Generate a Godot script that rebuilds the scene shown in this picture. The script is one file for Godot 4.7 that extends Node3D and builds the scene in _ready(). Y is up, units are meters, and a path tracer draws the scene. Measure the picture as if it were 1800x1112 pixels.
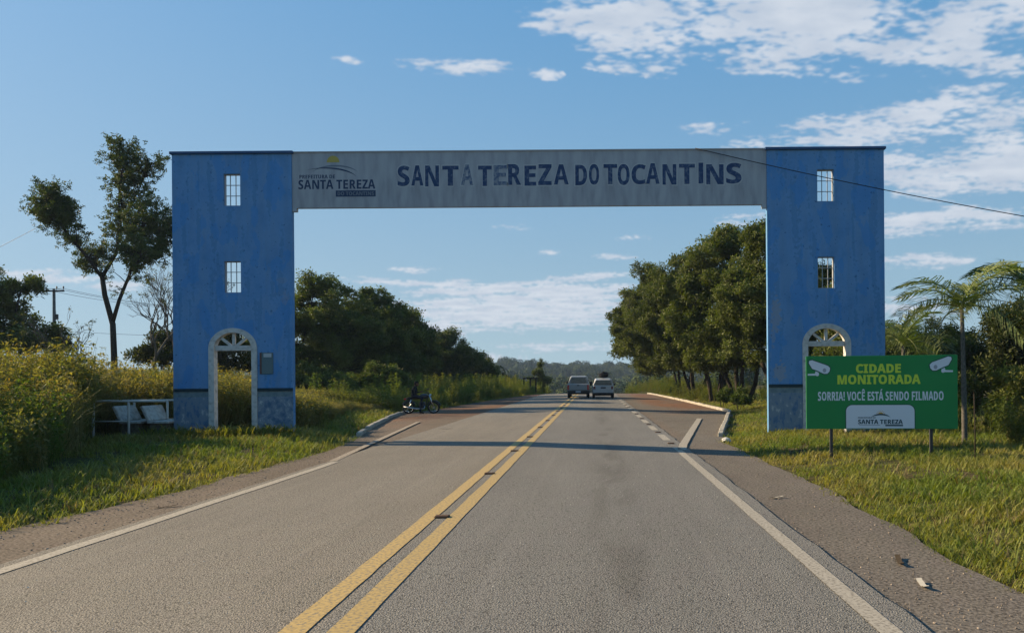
extends Node3D
# A painted town gateway over a country road, low sun from the left behind the gate.
# World: x right, y up, camera looks along -z. "d" below means distance ahead (-z).

var rng := RandomNumberGenerator.new()
var noise := FastNoiseLite.new()
var M := {}
var used := {}
const SUN_AZ := 71.0      # degrees left of the view direction
const SUN_EL := 23.0

# ------------------------------------------------------------------ small helpers
func numbered(n: String) -> String:
	if not used.has(n):
		used[n] = 0
		return n
	used[n] += 1
	return "%s_%03d" % [n, used[n]]

func tag(o: Node, label := "", category := "", group := "", kind := "") -> void:
	if label: o.set_meta("label", label)
	if category: o.set_meta("category", category)
	if group: o.set_meta("group", group)
	if kind: o.set_meta("kind", kind)

func thing(called: String, label: String, category: String, at := Vector3.ZERO, turn := 0.0, group := "") -> Node3D:
	var o := Node3D.new()
	o.name = numbered(called)
	add_child(o)
	o.position = at
	o.rotation.y = turn
	tag(o, label, category, group)
	return o

func obj(called: String, mesh: Mesh, m: Material, parent: Node = self, at := Vector3.ZERO) -> MeshInstance3D:
	var o := MeshInstance3D.new()
	o.name = numbered(called) if parent == self else called
	o.mesh = mesh
	o.material_override = m
	o.position = at
	parent.add_child(o, true)
	return o

func struct(called: String, mesh: Mesh, m: Material, parent: Node = self) -> MeshInstance3D:
	var o := obj(called, mesh, m, parent)
	if parent == self: o.set_meta("kind", "structure")
	return o

func lin(r: float, g: float, b: float) -> Color:
	return Color(r, g, b).linear_to_srgb()

func mat(called: String, c: Color, rough := 0.9, spec := 0.3) -> StandardMaterial3D:
	var m := StandardMaterial3D.new()
	m.resource_name = called
	m.albedo_color = c
	m.roughness = rough
	m.metallic_specular = spec
	M[called] = m
	return m

func noise_tex(freq: float, stops: Array, size := 512, octaves := 4, kind := FastNoiseLite.TYPE_SIMPLEX_SMOOTH, sd := 1, warp := 0.0) -> NoiseTexture2D:
	var n := FastNoiseLite.new()
	n.noise_type = kind
	n.frequency = freq
	n.fractal_octaves = octaves
	n.seed = sd
	if warp > 0.0:
		n.domain_warp_enabled = true
		n.domain_warp_amplitude = warp
		n.domain_warp_frequency = freq
	var t := NoiseTexture2D.new()
	t.width = size
	t.height = size
	t.seamless = true
	t.noise = n
	var g := Gradient.new()
	var offs := PackedFloat32Array()
	var cols := PackedColorArray()
	for s in stops:
		offs.append(s[0])
		cols.append(s[1])
	g.offsets = offs
	g.colors = cols
	t.color_ramp = g
	return t

func grey(v: float) -> Color:
	return Color(v, v, v)

func tri_map(m: StandardMaterial3D, metres: float, world := true) -> void:
	m.uv1_triplanar = true
	m.uv1_world_triplanar = world
	m.uv1_scale = Vector3.ONE / metres

func st_new() -> SurfaceTool:
	var st := SurfaceTool.new()
	st.begin(Mesh.PRIMITIVE_TRIANGLES)
	st.set_smooth_group(-1)
	return st

func fin(st: SurfaceTool) -> ArrayMesh:
	st.generate_normals()
	return st.commit()

func tri(st: SurfaceTool, a: Vector3, b: Vector3, c: Vector3) -> void:
	st.add_vertex(a); st.add_vertex(b); st.add_vertex(c)

func quad(st: SurfaceTool, a: Vector3, b: Vector3, c: Vector3, d: Vector3) -> void:
	tri(st, a, b, c)
	tri(st, a, c, d)

# box between two corners, edges cut by ch
func box(st: SurfaceTool, lo: Vector3, hi: Vector3, ch := 0.0, t := Transform3D()) -> void:
	if ch <= 0.0:
		var p := []
		for i in 8:
			p.append(t * Vector3(hi.x if i & 1 else lo.x, hi.y if i & 2 else lo.y, hi.z if i & 4 else lo.z))
		for f in [[0, 1, 3, 2], [5, 4, 6, 7], [4, 0, 2, 6], [1, 5, 7, 3], [2, 3, 7, 6], [4, 5, 1, 0]]:
			quad(st, p[f[0]], p[f[3]], p[f[2]], p[f[1]])
		return
	ring_loft(st, [
		rect_ring(lo.x + ch, lo.y + ch, hi.x - ch, hi.y - ch, ch * 0.5, lo.z),
		rect_ring(lo.x, lo.y, hi.x, hi.y, ch, lo.z + ch),
		rect_ring(lo.x, lo.y, hi.x, hi.y, ch, hi.z - ch),
		rect_ring(lo.x + ch, lo.y + ch, hi.x - ch, hi.y - ch, ch * 0.5, hi.z)], t)

func rect_ring(x0: float, y0: float, x1: float, y1: float, c: float, z: float) -> Array:
	return [Vector3(x0 + c, y0, z), Vector3(x1 - c, y0, z), Vector3(x1, y0 + c, z), Vector3(x1, y1 - c, z), Vector3(x1 - c, y1, z), Vector3(x0 + c, y1, z), Vector3(x0, y1 - c, z), Vector3(x0, y0 + c, z)]

func ring_loft(st: SurfaceTool, rings: Array, t := Transform3D(), caps := true) -> void:
	for k in rings.size() - 1:
		var a: Array = rings[k]
		var b: Array = rings[k + 1]
		for i in a.size():
			var j: int = (i + 1) % a.size()
			quad(st, t * a[i], t * b[i], t * b[j], t * a[j])
	if caps:
		var n: int = rings[0].size()
		for i in range(1, n - 1):
			tri(st, t * rings[0][0], t * rings[0][i], t * rings[0][i + 1])
			tri(st, t * rings[-1][0], t * rings[-1][i + 1], t * rings[-1][i])

func tube(st: SurfaceTool, pts: Array, radii: Array, sides := 8, caps := true) -> void:
	var rings := []
	var side := Vector3.ZERO
	for i in pts.size():
		var dir: Vector3
		if i == 0: dir = pts[1] - pts[0]
		elif i == pts.size() - 1: dir = pts[i] - pts[i - 1]
		else: dir = (pts[i + 1] - pts[i]).normalized() + (pts[i] - pts[i - 1]).normalized()
		dir = dir.normalized()
		if side == Vector3.ZERO:
			side = dir.cross(Vector3.UP if absf(dir.y) < 0.9 else Vector3.RIGHT).normalized()
		else:
			side = (side - dir * side.dot(dir)).normalized()
		var up := dir.cross(side)
		var r: float = radii[mini(i, radii.size() - 1)]
		var ring := []
		for k in sides:
			var a := TAU * k / sides
			ring.append(pts[i] + (side * cos(a) + up * sin(a)) * r)
		rings.append(ring)
	ring_loft(st, rings, Transform3D(), caps)

func smooth_tube(pts: Array, radii: Array, sides := 8) -> ArrayMesh:
	var st := SurfaceTool.new()
	st.begin(Mesh.PRIMITIVE_TRIANGLES)
	st.set_smooth_group(0)
	tube(st, pts, radii, sides)
	st.generate_normals()
	return st.commit()

func lathe(st: SurfaceTool, prof: Array, sides := 16, t := Transform3D()) -> void:
	var rings := []
	for p in prof:
		var ring := []
		for k in sides:
			var a := TAU * k / sides
			ring.append(Vector3(cos(a) * p.x, p.y, -sin(a) * p.x))
		rings.append(ring)
	ring_loft(st, rings, t)

func area2(poly: PackedVector2Array) -> float:
	var s := 0.0
	for i in poly.size():
		var j := (i + 1) % poly.size()
		s += poly[i].x * poly[j].y - poly[j].x * poly[i].y
	return s

# a polygon in the x-y plane, extruded from z0 (back) to z1 (front, towards +z); uv = x,y in metres
func prism(st: SurfaceTool, pts: Array, z0: float, z1: float) -> void:
	var poly := PackedVector2Array(pts)
	if area2(poly) < 0.0: poly.reverse()
	var idx := Geometry2D.triangulate_polygon(poly)
	for i in range(0, idx.size(), 3):
		var a := poly[idx[i]]
		var b := poly[idx[i + 1]]
		var c := poly[idx[i + 2]]
		if (b - a).cross(c - a) < 0.0:
			var s := b
			b = c
			c = s
		for q in [a, c, b]:
			st.set_uv(Vector2(q.x, -q.y))
			st.add_vertex(Vector3(q.x, q.y, z1))
		for q in [a, b, c]:
			st.set_uv(Vector2(q.x, -q.y))
			st.add_vertex(Vector3(q.x, q.y, z0))
	for i in poly.size():
		var p := poly[i]
		var q := poly[(i + 1) % poly.size()]
		for v in [[p, z0], [p, z1], [q, z1], [p, z0], [q, z1], [q, z0]]:
			st.set_uv(Vector2(v[0].x + v[1], -v[0].y))
			st.add_vertex(Vector3(v[0].x, v[0].y, v[1]))

func prism_mesh(pts: Array, z0: float, z1: float) -> ArrayMesh:
	var st := st_new()
	prism(st, pts, z0, z1)
	return fin(st)

func box_mesh(lo: Vector3, hi: Vector3, ch := 0.0) -> ArrayMesh:
	var st := st_new()
	box(st, lo, hi, ch)
	return fin(st)

func lerp_table(t: Array, v: float) -> float:
	if v <= t[0][0]: return t[0][1]
	for i in t.size() - 1:
		if v <= t[i + 1][0]:
			return lerpf(t[i][1], t[i + 1][1], (v - t[i][0]) / (t[i + 1][0] - t[i][0]))
	return t[-1][1]

# ------------------------------------------------------------------ lie of the land
const LEFT_EDGE := [[-8.0, -7.3], [4.0, -7.0], [8.6, -6.6], [11.0, -6.3], [17.0, -6.2], [21.5, -6.7], [24.6, -7.4], [30.0, -8.4], [36.0, -9.4], [40.0, -9.8], [43.0, -8.9], [60.0, -8.3], [75.0, -7.0], [92.0, -5.9], [400.0, -5.9]]
const RIGHT_EDGE := [[-8.0, 3.1], [5.6, 3.15], [13.0, 3.4], [17.0, 3.2], [20.5, 3.3], [25.0, 4.15], [30.5, 5.2], [38.4, 6.7], [56.0, 6.5], [83.0, 5.9], [100.0, 4.2], [400.0, 3.2]]

func prof(d: float) -> float:
	if d < 75.0: return 0.0
	if d < 130.0: return -0.0006 * (d - 75.0) * (d - 75.0)
	var s := -1.815 - 0.066 * (d - 130.0)
	return maxf(s, -10.0 + 1.5 * exp(-(d - 130.0) / 60.0)) if d < 4000.0 else -10.0

func road_y(x: float, d: float) -> float:
	return prof(d) - 0.015 * absf(x + 1.75)

func ground_y(x: float, d: float) -> float:
	var l := lerp_table(LEFT_EDGE, d)
	var r := lerp_table(RIGHT_EDGE, d)
	var xc := clampf(x, l, r)
	var y := road_y(xc, d) - 0.07
	var e := maxf(l - x, x - r)
	if e > 0.0:
		y += 0.17 * smoothstep(-0.05, 2.2, e) + 0.06 * noise.get_noise_2d(x * 4.0, d * 4.0) * smoothstep(0.3, 2.0, e)
		y += 0.004 * maxf(0.0, e - 6.0)
	if d > 85.0:   # verges stay a little higher than the road where it dips
		y += 1.0 * smoothstep(85.0, 110.0, d) * smoothstep(0.3, 6.0, e)
	if d > 300.0:
		var h := smoothstep(300.0, 760.0, d)
		y += h * (15.5 + 5.0 * noise.get_noise_2d(x * 0.16 + 900.0, d * 0.14) + 0.012 * clampf(-x, -140.0, 300.0))
	return y

# ------------------------------------------------------------------ camera, sky, sun
func make_camera() -> void:
	var cam := Camera3D.new()
	cam.name = "camera"
	cam.projection = Camera3D.PROJECTION_FRUSTUM
	cam.near = 0.1
	cam.far = 4000.0
	cam.size = 0.1 * 1112.0 / 1360.0
	cam.frustum_offset = Vector2(-145.0, 108.0) / 1360.0 * 0.1
	cam.position = Vector3(0, 1.6, 0)
	cam.rotation_degrees = Vector3(0, 0, -0.43)
	cam.current = true
	add_child(cam)

const BLOBS := [   # clouds: centre and half-size in degrees of azimuth / elevation, strength
	[11.0, 24.6, 13.5, 3.0, 1.0], [2.5, 25.4, 6.0, 2.0, 0.75], [19.0, 23.0, 6.0, 2.6, 0.9], [27.0, 22.0, 4.2, 4.6, 0.75], [25.0, 26.5, 5.0, 2.0, 0.9], [14.0, 28.5, 18.0, 3.0, 1.0],
	[23.5, 16.9, 9.0, 1.15, 1.0], [26.2, 13.6, 7.5, 1.7, 1.1], [14.6, 17.2, 2.6, 0.6, 0.7], [9.4, 17.6, 2.8, 0.4, 0.6], [13.5, 16.6, 3.5, 0.9, 0.6],
	[25.2, 10.3, 6.2, 0.85, 0.95], [21.5, 10.6, 3.0, 0.6, 0.7], [22.8, 7.7, 2.8, 0.5, 0.9], [22.0, 4.6, 3.4, 0.7, 0.6],
	[-9.3, 21.7, 4.4, 0.5, 0.85], [-17.6, 21.5, 0.9, 0.22, 0.8], [-3.5, 21.4, 1.2, 0.35, 0.6],
	[-5.8, 5.0, 8.6, 1.35, 1.3], [-8.0, 6.6, 6.0, 0.55, 1.05], [-2.2, 6.2, 5.0, 0.95, 1.15], [-11.6, 3.8, 3.8, 0.7, 1.05], [0.0, 7.4, 2.8, 0.35, 0.75], [1.5, 5.0, 4.0, 1.4, 0.7],
	[-5.6, 11.0, 1.5, 0.26, 0.9], [-13.0, 7.8, 2.0, 0.2, 0.75], [-16.2, 7.0, 1.8, 0.25, 0.7], [1.5, 8.9, 1.5, 0.25, 0.75], [-2.0, 2.3, 5.0, 0.35, 0.7], [-7.6, 1.5, 3.2, 0.35, 0.7], [-3.2, 9.2, 0.8, 0.2, 0.7],
	[11.9, 11.3, 2.4, 0.6, 0.8], [-35.0, 6.3, 2.6, 0.42, 0.95], [-31.5, 6.0, 2.0, 0.3, 0.8], [3.0, 10.2, 1.4, 0.2, 0.7],
	[38.0, 20.0, 9.0, 3.5, 0.9], [44.0, 9.0, 9.0, 1.4, 0.9], [52.0, 26.0, 12.0, 4.0, 0.9], [75.0, 16.0, 12.0, 2.2, 0.8], [95.0, 28.0, 14.0, 4.0, 0.85], [120.0, 12.0, 12.0, 1.6, 0.8], [150.0, 24.0, 13.0, 3.0, 0.8], [175.0, 9.0, 12.0, 1.2, 0.8],
	[-160.0, 17.0, 10.0, 1.6, 0.8], [-130.0, 8.0, 9.0, 1.0, 0.8], [-110.0, 30.0, 10.0, 2.5, 0.7], [-60.0, 10.0, 7.0, 0.8, 0.7], [30.0, 45.0, 20.0, 6.0, 0.8], [130.0, 50.0, 25.0, 6.0, 0.8]]

func sky_color(dir: Vector3, cloud: float, shade: float) -> Color:
	var s := clampf(dir.y, 0.0, 1.0)
	var w := pow(1.0 - s, 2.6)
	var c := Vector3(0.015, 0.166, 0.385).lerp(Vector3(0.240, 0.336, 0.373), w) * (1.0 - 0.38 * s * s)
	var az := deg_to_rad(SUN_AZ)
	var el := deg_to_rad(SUN_EL)
	var sun := Vector3(-sin(az) * cos(el), sin(el), -cos(az) * cos(el))
	var gam := rad_to_deg(acos(clampf(dir.dot(sun), -1.0, 1.0)))
	c += Vector3(0.225, 0.235, 0.26) * exp(-gam / 32.0)
	var white := Vector3(0.415, 0.448, 0.50).lerp(Vector3(0.235, 0.295, 0.385), shade) + Vector3(0.10, 0.09, 0.07) * exp(-gam / 40.0)
	c = c.lerp(white, cloud) * 0.8
	return Color(c.x, c.y, c.z)

func cloud_at(azd: float, eld: float, dir: Vector3, fb: FastNoiseLite, fine: FastNoiseLite, near: Array) -> Vector2:
	var m := 0.0
	for b in near:
		var dx: float = fposmod(azd - b[0] + 180.0, 360.0) - 180.0
		var dy: float = eld - b[1]
		dx /= b[2]
		dy /= b[3]
		var q: float = dx * dx + dy * dy
		if q < 2.2:
			m = maxf(m, (1.0 - 0.62 * q) * b[4])
	if m <= 0.0: return Vector2.ZERO
	var y := maxf(dir.y, 0.03) + 0.10
	var u := dir.x / y * 100.0
	var v := dir.z / y * 100.0
	var n := fb.get_noise_2d(u * 0.8, v * 1.5) + 0.5 * fine.get_noise_2d(u * 0.9, v * 1.5)
	var dens := smoothstep(0.10, 0.74, m * 0.92 + n * 1.05 - 0.08)
	var shade := clampf(0.5 - 1.1 * fb.get_noise_2d(u * 1.1 + 7.0, v * 1.8 - 3.0) + 0.25 * (1.0 - m), 0.0, 1.0)
	return Vector2(dens * 0.93, shade * 0.5)

func fill_sky(img: Image, x0: int, x1: int, y0: int, y1: int, fb: FastNoiseLite, fine: FastNoiseLite) -> void:
	var w := img.get_width()
	var h := img.get_height()
	for py in range(y0, y1):
		var eld := 90.0 - (py + 0.5) / h * 180.0
		var near := []
		for b in BLOBS:
			if absf(eld - b[1]) < b[3] * 1.5: near.append(b)
		var ce := cos(deg_to_rad(eld))
		var se := sin(deg_to_rad(eld))
		for px in range(x0, x1):
			var azd := (px + 0.5) / w * 360.0 - 180.0
			var a := deg_to_rad(azd)
			var dir := Vector3(sin(a) * ce, se, -cos(a) * ce)
			var cl := Vector2.ZERO
			if near: cl = cloud_at(azd, eld, dir, fb, fine, near)
			img.set_pixel(px, py, sky_color(dir, cl.x, cl.y))

func make_sky() -> void:
	var fb := FastNoiseLite.new()
	fb.noise_type = FastNoiseLite.TYPE_SIMPLEX_SMOOTH
	fb.frequency = 0.035
	fb.fractal_octaves = 5
	fb.fractal_gain = 0.55
	fb.seed = 5
	var fine := FastNoiseLite.new()
	fine.noise_type = FastNoiseLite.TYPE_SIMPLEX_SMOOTH
	fine.frequency = 0.22
	fine.fractal_octaves = 3
	fine.seed = 9
	var img := Image.create(1024, 512, false, Image.FORMAT_RGBF)
	fill_sky(img, 0, 1024, 0, 257, fb, fine)
	var low := sky_color(Vector3(0, 0, -1), 0, 0)
	img.fill_rect(Rect2i(0, 257, 1024, 255), low)
	img.resize(4096, 2048, Image.INTERPOLATE_BILINEAR)
	var x0 := int((180.0 - 46.0) / 360.0 * 4096)
	var x1 := int((180.0 + 38.0) / 360.0 * 4096)
	fill_sky(img, x0, x1, int((90.0 - 31.0) / 180.0 * 2048), 1024, fb, fine)
	# a panorama starts at -z, so swap its halves
	var pano := Image.create(4096, 2048, false, Image.FORMAT_RGBF)
	pano.blit_rect(img, Rect2i(0, 0, 2048, 2048), Vector2i(2048, 0))
	pano.blit_rect(img, Rect2i(2048, 0, 2048, 2048), Vector2i(0, 0))
	var pan := PanoramaSkyMaterial.new()
	pan.panorama = ImageTexture.create_from_image(pano)
	var sky := Sky.new()
	sky.sky_material = pan
	var env := Environment.new()
	env.background_mode = Environment.BG_SKY
	env.sky = sky
	env.tonemap_mode = Environment.TONE_MAPPER_LINEAR
	env.tonemap_exposure = 2.0
	env.fog_enabled = true
	env.fog_density = 0.00024
	env.fog_light_color = Color(0.72, 0.82, 0.95)
	env.sdfgi_enabled = true
	env.ssao_enabled = true
	env.ssil_enabled = true
	var we := WorldEnvironment.new()
	we.name = "world_environment"
	we.environment = env
	add_child(we)
	var sun := DirectionalLight3D.new()
	sun.name = "sun"
	sun.light_energy = 1.6
	sun.light_color = Color(1.0, 0.90, 0.74)
	sun.light_angular_distance = 0.5
	sun.shadow_enabled = true
	sun.rotation_degrees = Vector3(-SUN_EL, 180.0 + SUN_AZ, 0)
	add_child(sun)

# ------------------------------------------------------------------ materials
func make_materials() -> void:
	var m: StandardMaterial3D
	m = mat("asphalt", Color.WHITE, 0.85, 0.35)
	m.vertex_color_use_as_albedo = true
	m.albedo_texture = noise_tex(0.085, [[0.0, grey(0.30)], [0.30, grey(0.52)], [0.42, grey(0.80)], [0.55, grey(0.90)], [0.70, grey(1.0)], [1.0, grey(1.0)]], 1024, 4, FastNoiseLite.TYPE_SIMPLEX_SMOOTH, 3)
	m.heightmap_enabled = true
	m.heightmap_texture = noise_tex(0.11, [[0.2, grey(0.0)], [0.8, grey(1.0)]], 1024, 3, FastNoiseLite.TYPE_SIMPLEX_SMOOTH, 4)
	m.heightmap_scale = 0.45
	tri_map(m, 1.9)
	m.detail_enabled = true
	m.detail_blend_mode = BaseMaterial3D.BLEND_MODE_MUL
	m.detail_uv_layer = BaseMaterial3D.DETAIL_UV_2
	m.detail_albedo = noise_tex(0.085, [[0.0, grey(0.60)], [0.22, grey(0.74)], [0.31, grey(0.95)], [0.42, grey(1.0)], [1.0, grey(1.0)]], 1024, 5, FastNoiseLite.TYPE_SIMPLEX_SMOOTH, 6, 12.0)
	m.uv2_triplanar = true
	m.uv2_world_triplanar = true
	m.uv2_scale = Vector3.ONE / 5.3
	m = mat("dirt", Color.WHITE, 0.95, 0.15)
	m.vertex_color_use_as_albedo = true
	m.albedo_texture = noise_tex(0.03, [[0.0, grey(0.5)], [0.4, grey(0.78)], [0.6, grey(0.92)], [1.0, grey(1.0)]], 1024, 6, FastNoiseLite.TYPE_SIMPLEX_SMOOTH, 13)
	m.heightmap_enabled = true
	m.heightmap_texture = noise_tex(0.05, [[0.2, grey(0.0)], [0.8, grey(1.0)]], 1024, 5, FastNoiseLite.TYPE_SIMPLEX_SMOOTH, 14)
	m.heightmap_scale = 0.22
	tri_map(m, 1.5)
	m = mat("soil", Color.WHITE, 0.95, 0.15)
	m.vertex_color_use_as_albedo = true
	m.albedo_texture = noise_tex(0.02, [[0.0, grey(0.55)], [0.5, grey(0.85)], [1.0, grey(1.0)]], 1024, 5, FastNoiseLite.TYPE_SIMPLEX_SMOOTH, 15)
	tri_map(m, 6.0)
	m = mat("yellow_paint", Color.WHITE, 0.8, 0.3)
	m.albedo_texture = noise_tex(0.05, [[0.0, lin(0.19, 0.165, 0.125)], [0.33, lin(0.25, 0.20, 0.13)], [0.40, lin(0.370, 0.262, 0.107)], [0.7, lin(0.439, 0.310, 0.129)], [1.0, lin(0.456, 0.335, 0.155)]], 1024, 5, FastNoiseLite.TYPE_SIMPLEX_SMOOTH, 21)
	tri_map(m, 2.2)
	m = mat("white_paint", Color.WHITE, 0.8, 0.3)
	m.albedo_texture = noise_tex(0.05, [[0.0, lin(0.18, 0.165, 0.14)], [0.33, lin(0.235, 0.21, 0.172)], [0.41, lin(0.335, 0.301, 0.245)], [1.0, lin(0.413, 0.378, 0.318)]], 1024, 5, FastNoiseLite.TYPE_SIMPLEX_SMOOTH, 22)
	tri_map(m, 2.2)
	m = mat("faded_white_paint", Color.WHITE, 0.85, 0.3)
	m.albedo_texture = noise_tex(0.04, [[0.0, lin(0.15, 0.12, 0.09)], [0.42, lin(0.2, 0.165, 0.125)], [0.58, lin(0.36, 0.31, 0.25)], [1.0, lin(0.46, 0.41, 0.34)]], 1024, 5, FastNoiseLite.TYPE_SIMPLEX_SMOOTH, 23)
	tri_map(m, 2.2)
	m = mat("beam_paint", Color.WHITE, 0.9, 0.2)
	m.albedo_texture = noise_tex(0.012, [[0.0, lin(0.265, 0.275, 0.295)], [0.45, lin(0.335, 0.35, 0.375)], [1.0, lin(0.40, 0.41, 0.43)]], 512, 5, FastNoiseLite.TYPE_SIMPLEX_SMOOTH, 31, 20.0)
	m.uv1_scale = Vector3(0.55, 0.12, 1)
	m = mat("letter_paint", Color.WHITE, 0.85, 0.2)
	m.albedo_texture = noise_tex(0.02, [[0.0, lin(0.03, 0.055, 0.12)], [0.5, lin(0.038, 0.068, 0.145)], [0.7, lin(0.07, 0.105, 0.18)], [1.0, lin(0.20, 0.22, 0.26)]], 512, 5, FastNoiseLite.TYPE_SIMPLEX_SMOOTH, 32, 15.0)
	tri_map(m, 1.6)
	m = mat("faded_letter_paint", Color.WHITE, 0.85, 0.2)
	m.albedo_texture = noise_tex(0.02, [[0.0, lin(0.05, 0.08, 0.16)], [0.35, lin(0.11, 0.15, 0.23)], [0.6, lin(0.20, 0.23, 0.28)], [1.0, lin(0.28, 0.29, 0.31)]], 512, 5, FastNoiseLite.TYPE_SIMPLEX_SMOOTH, 33, 15.0)
	tri_map(m, 1.2)
	mat("letter_halo", lin(0.42, 0.43, 0.44), 0.9, 0.2)
	mat("logo_navy", lin(0.045, 0.065, 0.12), 0.9, 0.2)
	mat("logo_yellow", lin(0.42, 0.34, 0.10), 0.9, 0.2)
	mat("logo_grey", lin(0.16, 0.19, 0.23), 0.9, 0.2)
	m = mat("surround_paint", Color.WHITE, 0.85, 0.25)
	m.albedo_texture = noise_tex(0.02, [[0.0, lin(0.30, 0.29, 0.27)], [0.4, lin(0.50, 0.48, 0.45)], [1.0, lin(0.60, 0.58, 0.55)]], 512, 5, FastNoiseLite.TYPE_SIMPLEX_SMOOTH, 34)
	tri_map(m, 2.0)
	mat("cap_paint", lin(0.04, 0.09, 0.19), 0.8, 0.3)
	mat("ledge_paint", lin(0.018, 0.04, 0.05), 0.8, 0.3)
	m = mat("band_paint", Color.WHITE, 0.9, 0.2)
	m.albedo_texture = noise_tex(0.02, [[0.0, lin(0.10, 0.15, 0.19)], [0.6, lin(0.17, 0.23, 0.25)], [1.0, lin(0.23, 0.27, 0.27)]], 512, 5, FastNoiseLite.TYPE_SIMPLEX_SMOOTH, 36)
	tri_map(m, 2.0)
	var peel := [[0.0, lin(0.08, 0.14, 0.24)], [0.28, lin(0.115, 0.185, 0.295)], [0.36, lin(0.165, 0.225, 0.295)], [0.66, lin(0.185, 0.24, 0.30)], [0.78, lin(0.21, 0.26, 0.315)], [0.82, lin(0.33, 0.37, 0.40)], [1.0, lin(0.42, 0.44, 0.46)]]
	m = mat("dado_paint", Color.WHITE, 0.9, 0.2)
	m.albedo_texture = noise_tex(0.012, peel, 512, 6, FastNoiseLite.TYPE_SIMPLEX_SMOOTH, 37, 25.0)
	m.uv1_triplanar = true
	m.uv1_world_triplanar = true
	m.uv1_scale = Vector3(0.75, 0.42, 0.75)
	m = mat("peeled_dado_paint", Color.WHITE, 0.9, 0.2)
	var peel2 := [[0.0, lin(0.07, 0.125, 0.21)], [0.40, lin(0.15, 0.205, 0.28)], [0.57, lin(0.18, 0.235, 0.295)], [0.61, lin(0.34, 0.38, 0.41)], [0.65, lin(0.19, 0.24, 0.30)], [0.80, lin(0.20, 0.25, 0.30)], [0.86, lin(0.38, 0.41, 0.43)], [1.0, lin(0.44, 0.46, 0.48)]]
	m.albedo_texture = noise_tex(0.010, peel2, 512, 5, FastNoiseLite.TYPE_SIMPLEX_SMOOTH, 38, 40.0)
	tri_map(m, 1.3)
	mat("window_bar", lin(0.30, 0.31, 0.33), 0.7, 0.4)
	m = mat("concrete", Color.WHITE, 0.92, 0.2)
	m.albedo_texture = noise_tex(0.02, [[0.0, lin(0.22, 0.21, 0.19)], [0.5, lin(0.42, 0.41, 0.39)], [1.0, lin(0.52, 0.51, 0.48)]], 512, 6, FastNoiseLite.TYPE_SIMPLEX_SMOOTH, 41)
	tri_map(m, 1.5)
	m = mat("kerb_paint", Color.WHITE, 0.9, 0.2)
	m.albedo_texture = noise_tex(0.02, [[0.0, lin(0.18, 0.15, 0.12)], [0.4, lin(0.33, 0.30, 0.25)], [1.0, lin(0.46, 0.43, 0.38)]], 512, 6, FastNoiseLite.TYPE_SIMPLEX_SMOOTH, 42)
	tri_map(m, 1.7)
	m = mat("brown_base", Color.WHITE, 0.95, 0.15)
	m.albedo_texture = noise_tex(0.02, [[0.0, lin(0.09, 0.075, 0.055)], [1.0, lin(0.19, 0.165, 0.13)]], 512, 5, FastNoiseLite.TYPE_SIMPLEX_SMOOTH, 43)
	tri_map(m, 1.5)
	mat("rail_paint", lin(0.46, 0.46, 0.43), 0.6, 0.4)
	m = mat("pole_concrete", Color.WHITE, 0.9, 0.2)
	m.albedo_texture = noise_tex(0.02, [[0.0, lin(0.12, 0.12, 0.12)], [1.0, lin(0.22, 0.22, 0.21)]], 256, 4, FastNoiseLite.TYPE_SIMPLEX_SMOOTH, 44)
	tri_map(m, 2.0)
	mat("dark_steel", lin(0.024, 0.024, 0.027), 0.55, 0.5)
	mat("wire", lin(0.02, 0.02, 0.022), 0.6, 0.4)
	m = mat("sign_green", Color.WHITE, 0.55, 0.4)
	m.albedo_texture = noise_tex(0.006, [[0.0, lin(0.010, 0.20, 0.050)], [1.0, lin(0.014, 0.23, 0.058)]], 256, 3, FastNoiseLite.TYPE_SIMPLEX_SMOOTH, 45)
	tri_map(m, 4.0)
	mat("sign_yellow", lin(0.52, 0.64, 0.05), 0.55, 0.4)
	mat("sign_white", lin(0.62, 0.65, 0.70), 0.55, 0.4)
	mat("sign_dark", lin(0.03, 0.07, 0.09), 0.55, 0.4)
	mat("sign_outline", lin(0.010, 0.095, 0.05), 0.55, 0.4)
	mat("sign_grey", lin(0.30, 0.32, 0.36), 0.55, 0.4)
	mat("sign_orange", lin(0.6, 0.33, 0.05), 0.55, 0.4)
	m = mat("bark", Color.WHITE, 0.95, 0.1)
	m.albedo_texture = noise_tex(0.05, [[0.0, lin(0.018, 0.015, 0.012)], [0.5, lin(0.045, 0.037, 0.03)], [1.0, lin(0.085, 0.075, 0.062)]], 256, 5, FastNoiseLite.TYPE_SIMPLEX_SMOOTH, 51)
	m.uv1_triplanar = true
	m.uv1_world_triplanar = true
	m.uv1_scale = Vector3(1.6, 0.5, 1.6)
	m = mat("pale_bark", Color.WHITE, 0.95, 0.1)
	m.albedo_texture = noise_tex(0.05, [[0.0, lin(0.06, 0.055, 0.05)], [1.0, lin(0.17, 0.155, 0.13)]], 256, 5, FastNoiseLite.TYPE_SIMPLEX_SMOOTH, 52)
	tri_map(m, 1.0)
	m = mat("leaf", Color.WHITE, 0.6, 0.35)
	m.vertex_color_use_as_albedo = true
	m.backlight_enabled = true
	m.backlight = Color(0.72, 0.78, 0.36)
	m = mat("grass_blade", Color.WHITE, 0.7, 0.3)
	m.vertex_color_use_as_albedo = true
	m.backlight_enabled = true
	m.backlight = Color(0.95, 0.95, 0.55)
	m = mat("far_leaf", Color.WHITE, 0.9, 0.1)
	m.vertex_color_use_as_albedo = true
	mat("tyre", lin(0.015, 0.015, 0.016), 0.85, 0.3)
	mat("rim", lin(0.25, 0.25, 0.26), 0.4, 0.5).metallic = 0.6
	mat("black_plastic", lin(0.018, 0.018, 0.02), 0.6, 0.4)
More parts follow.
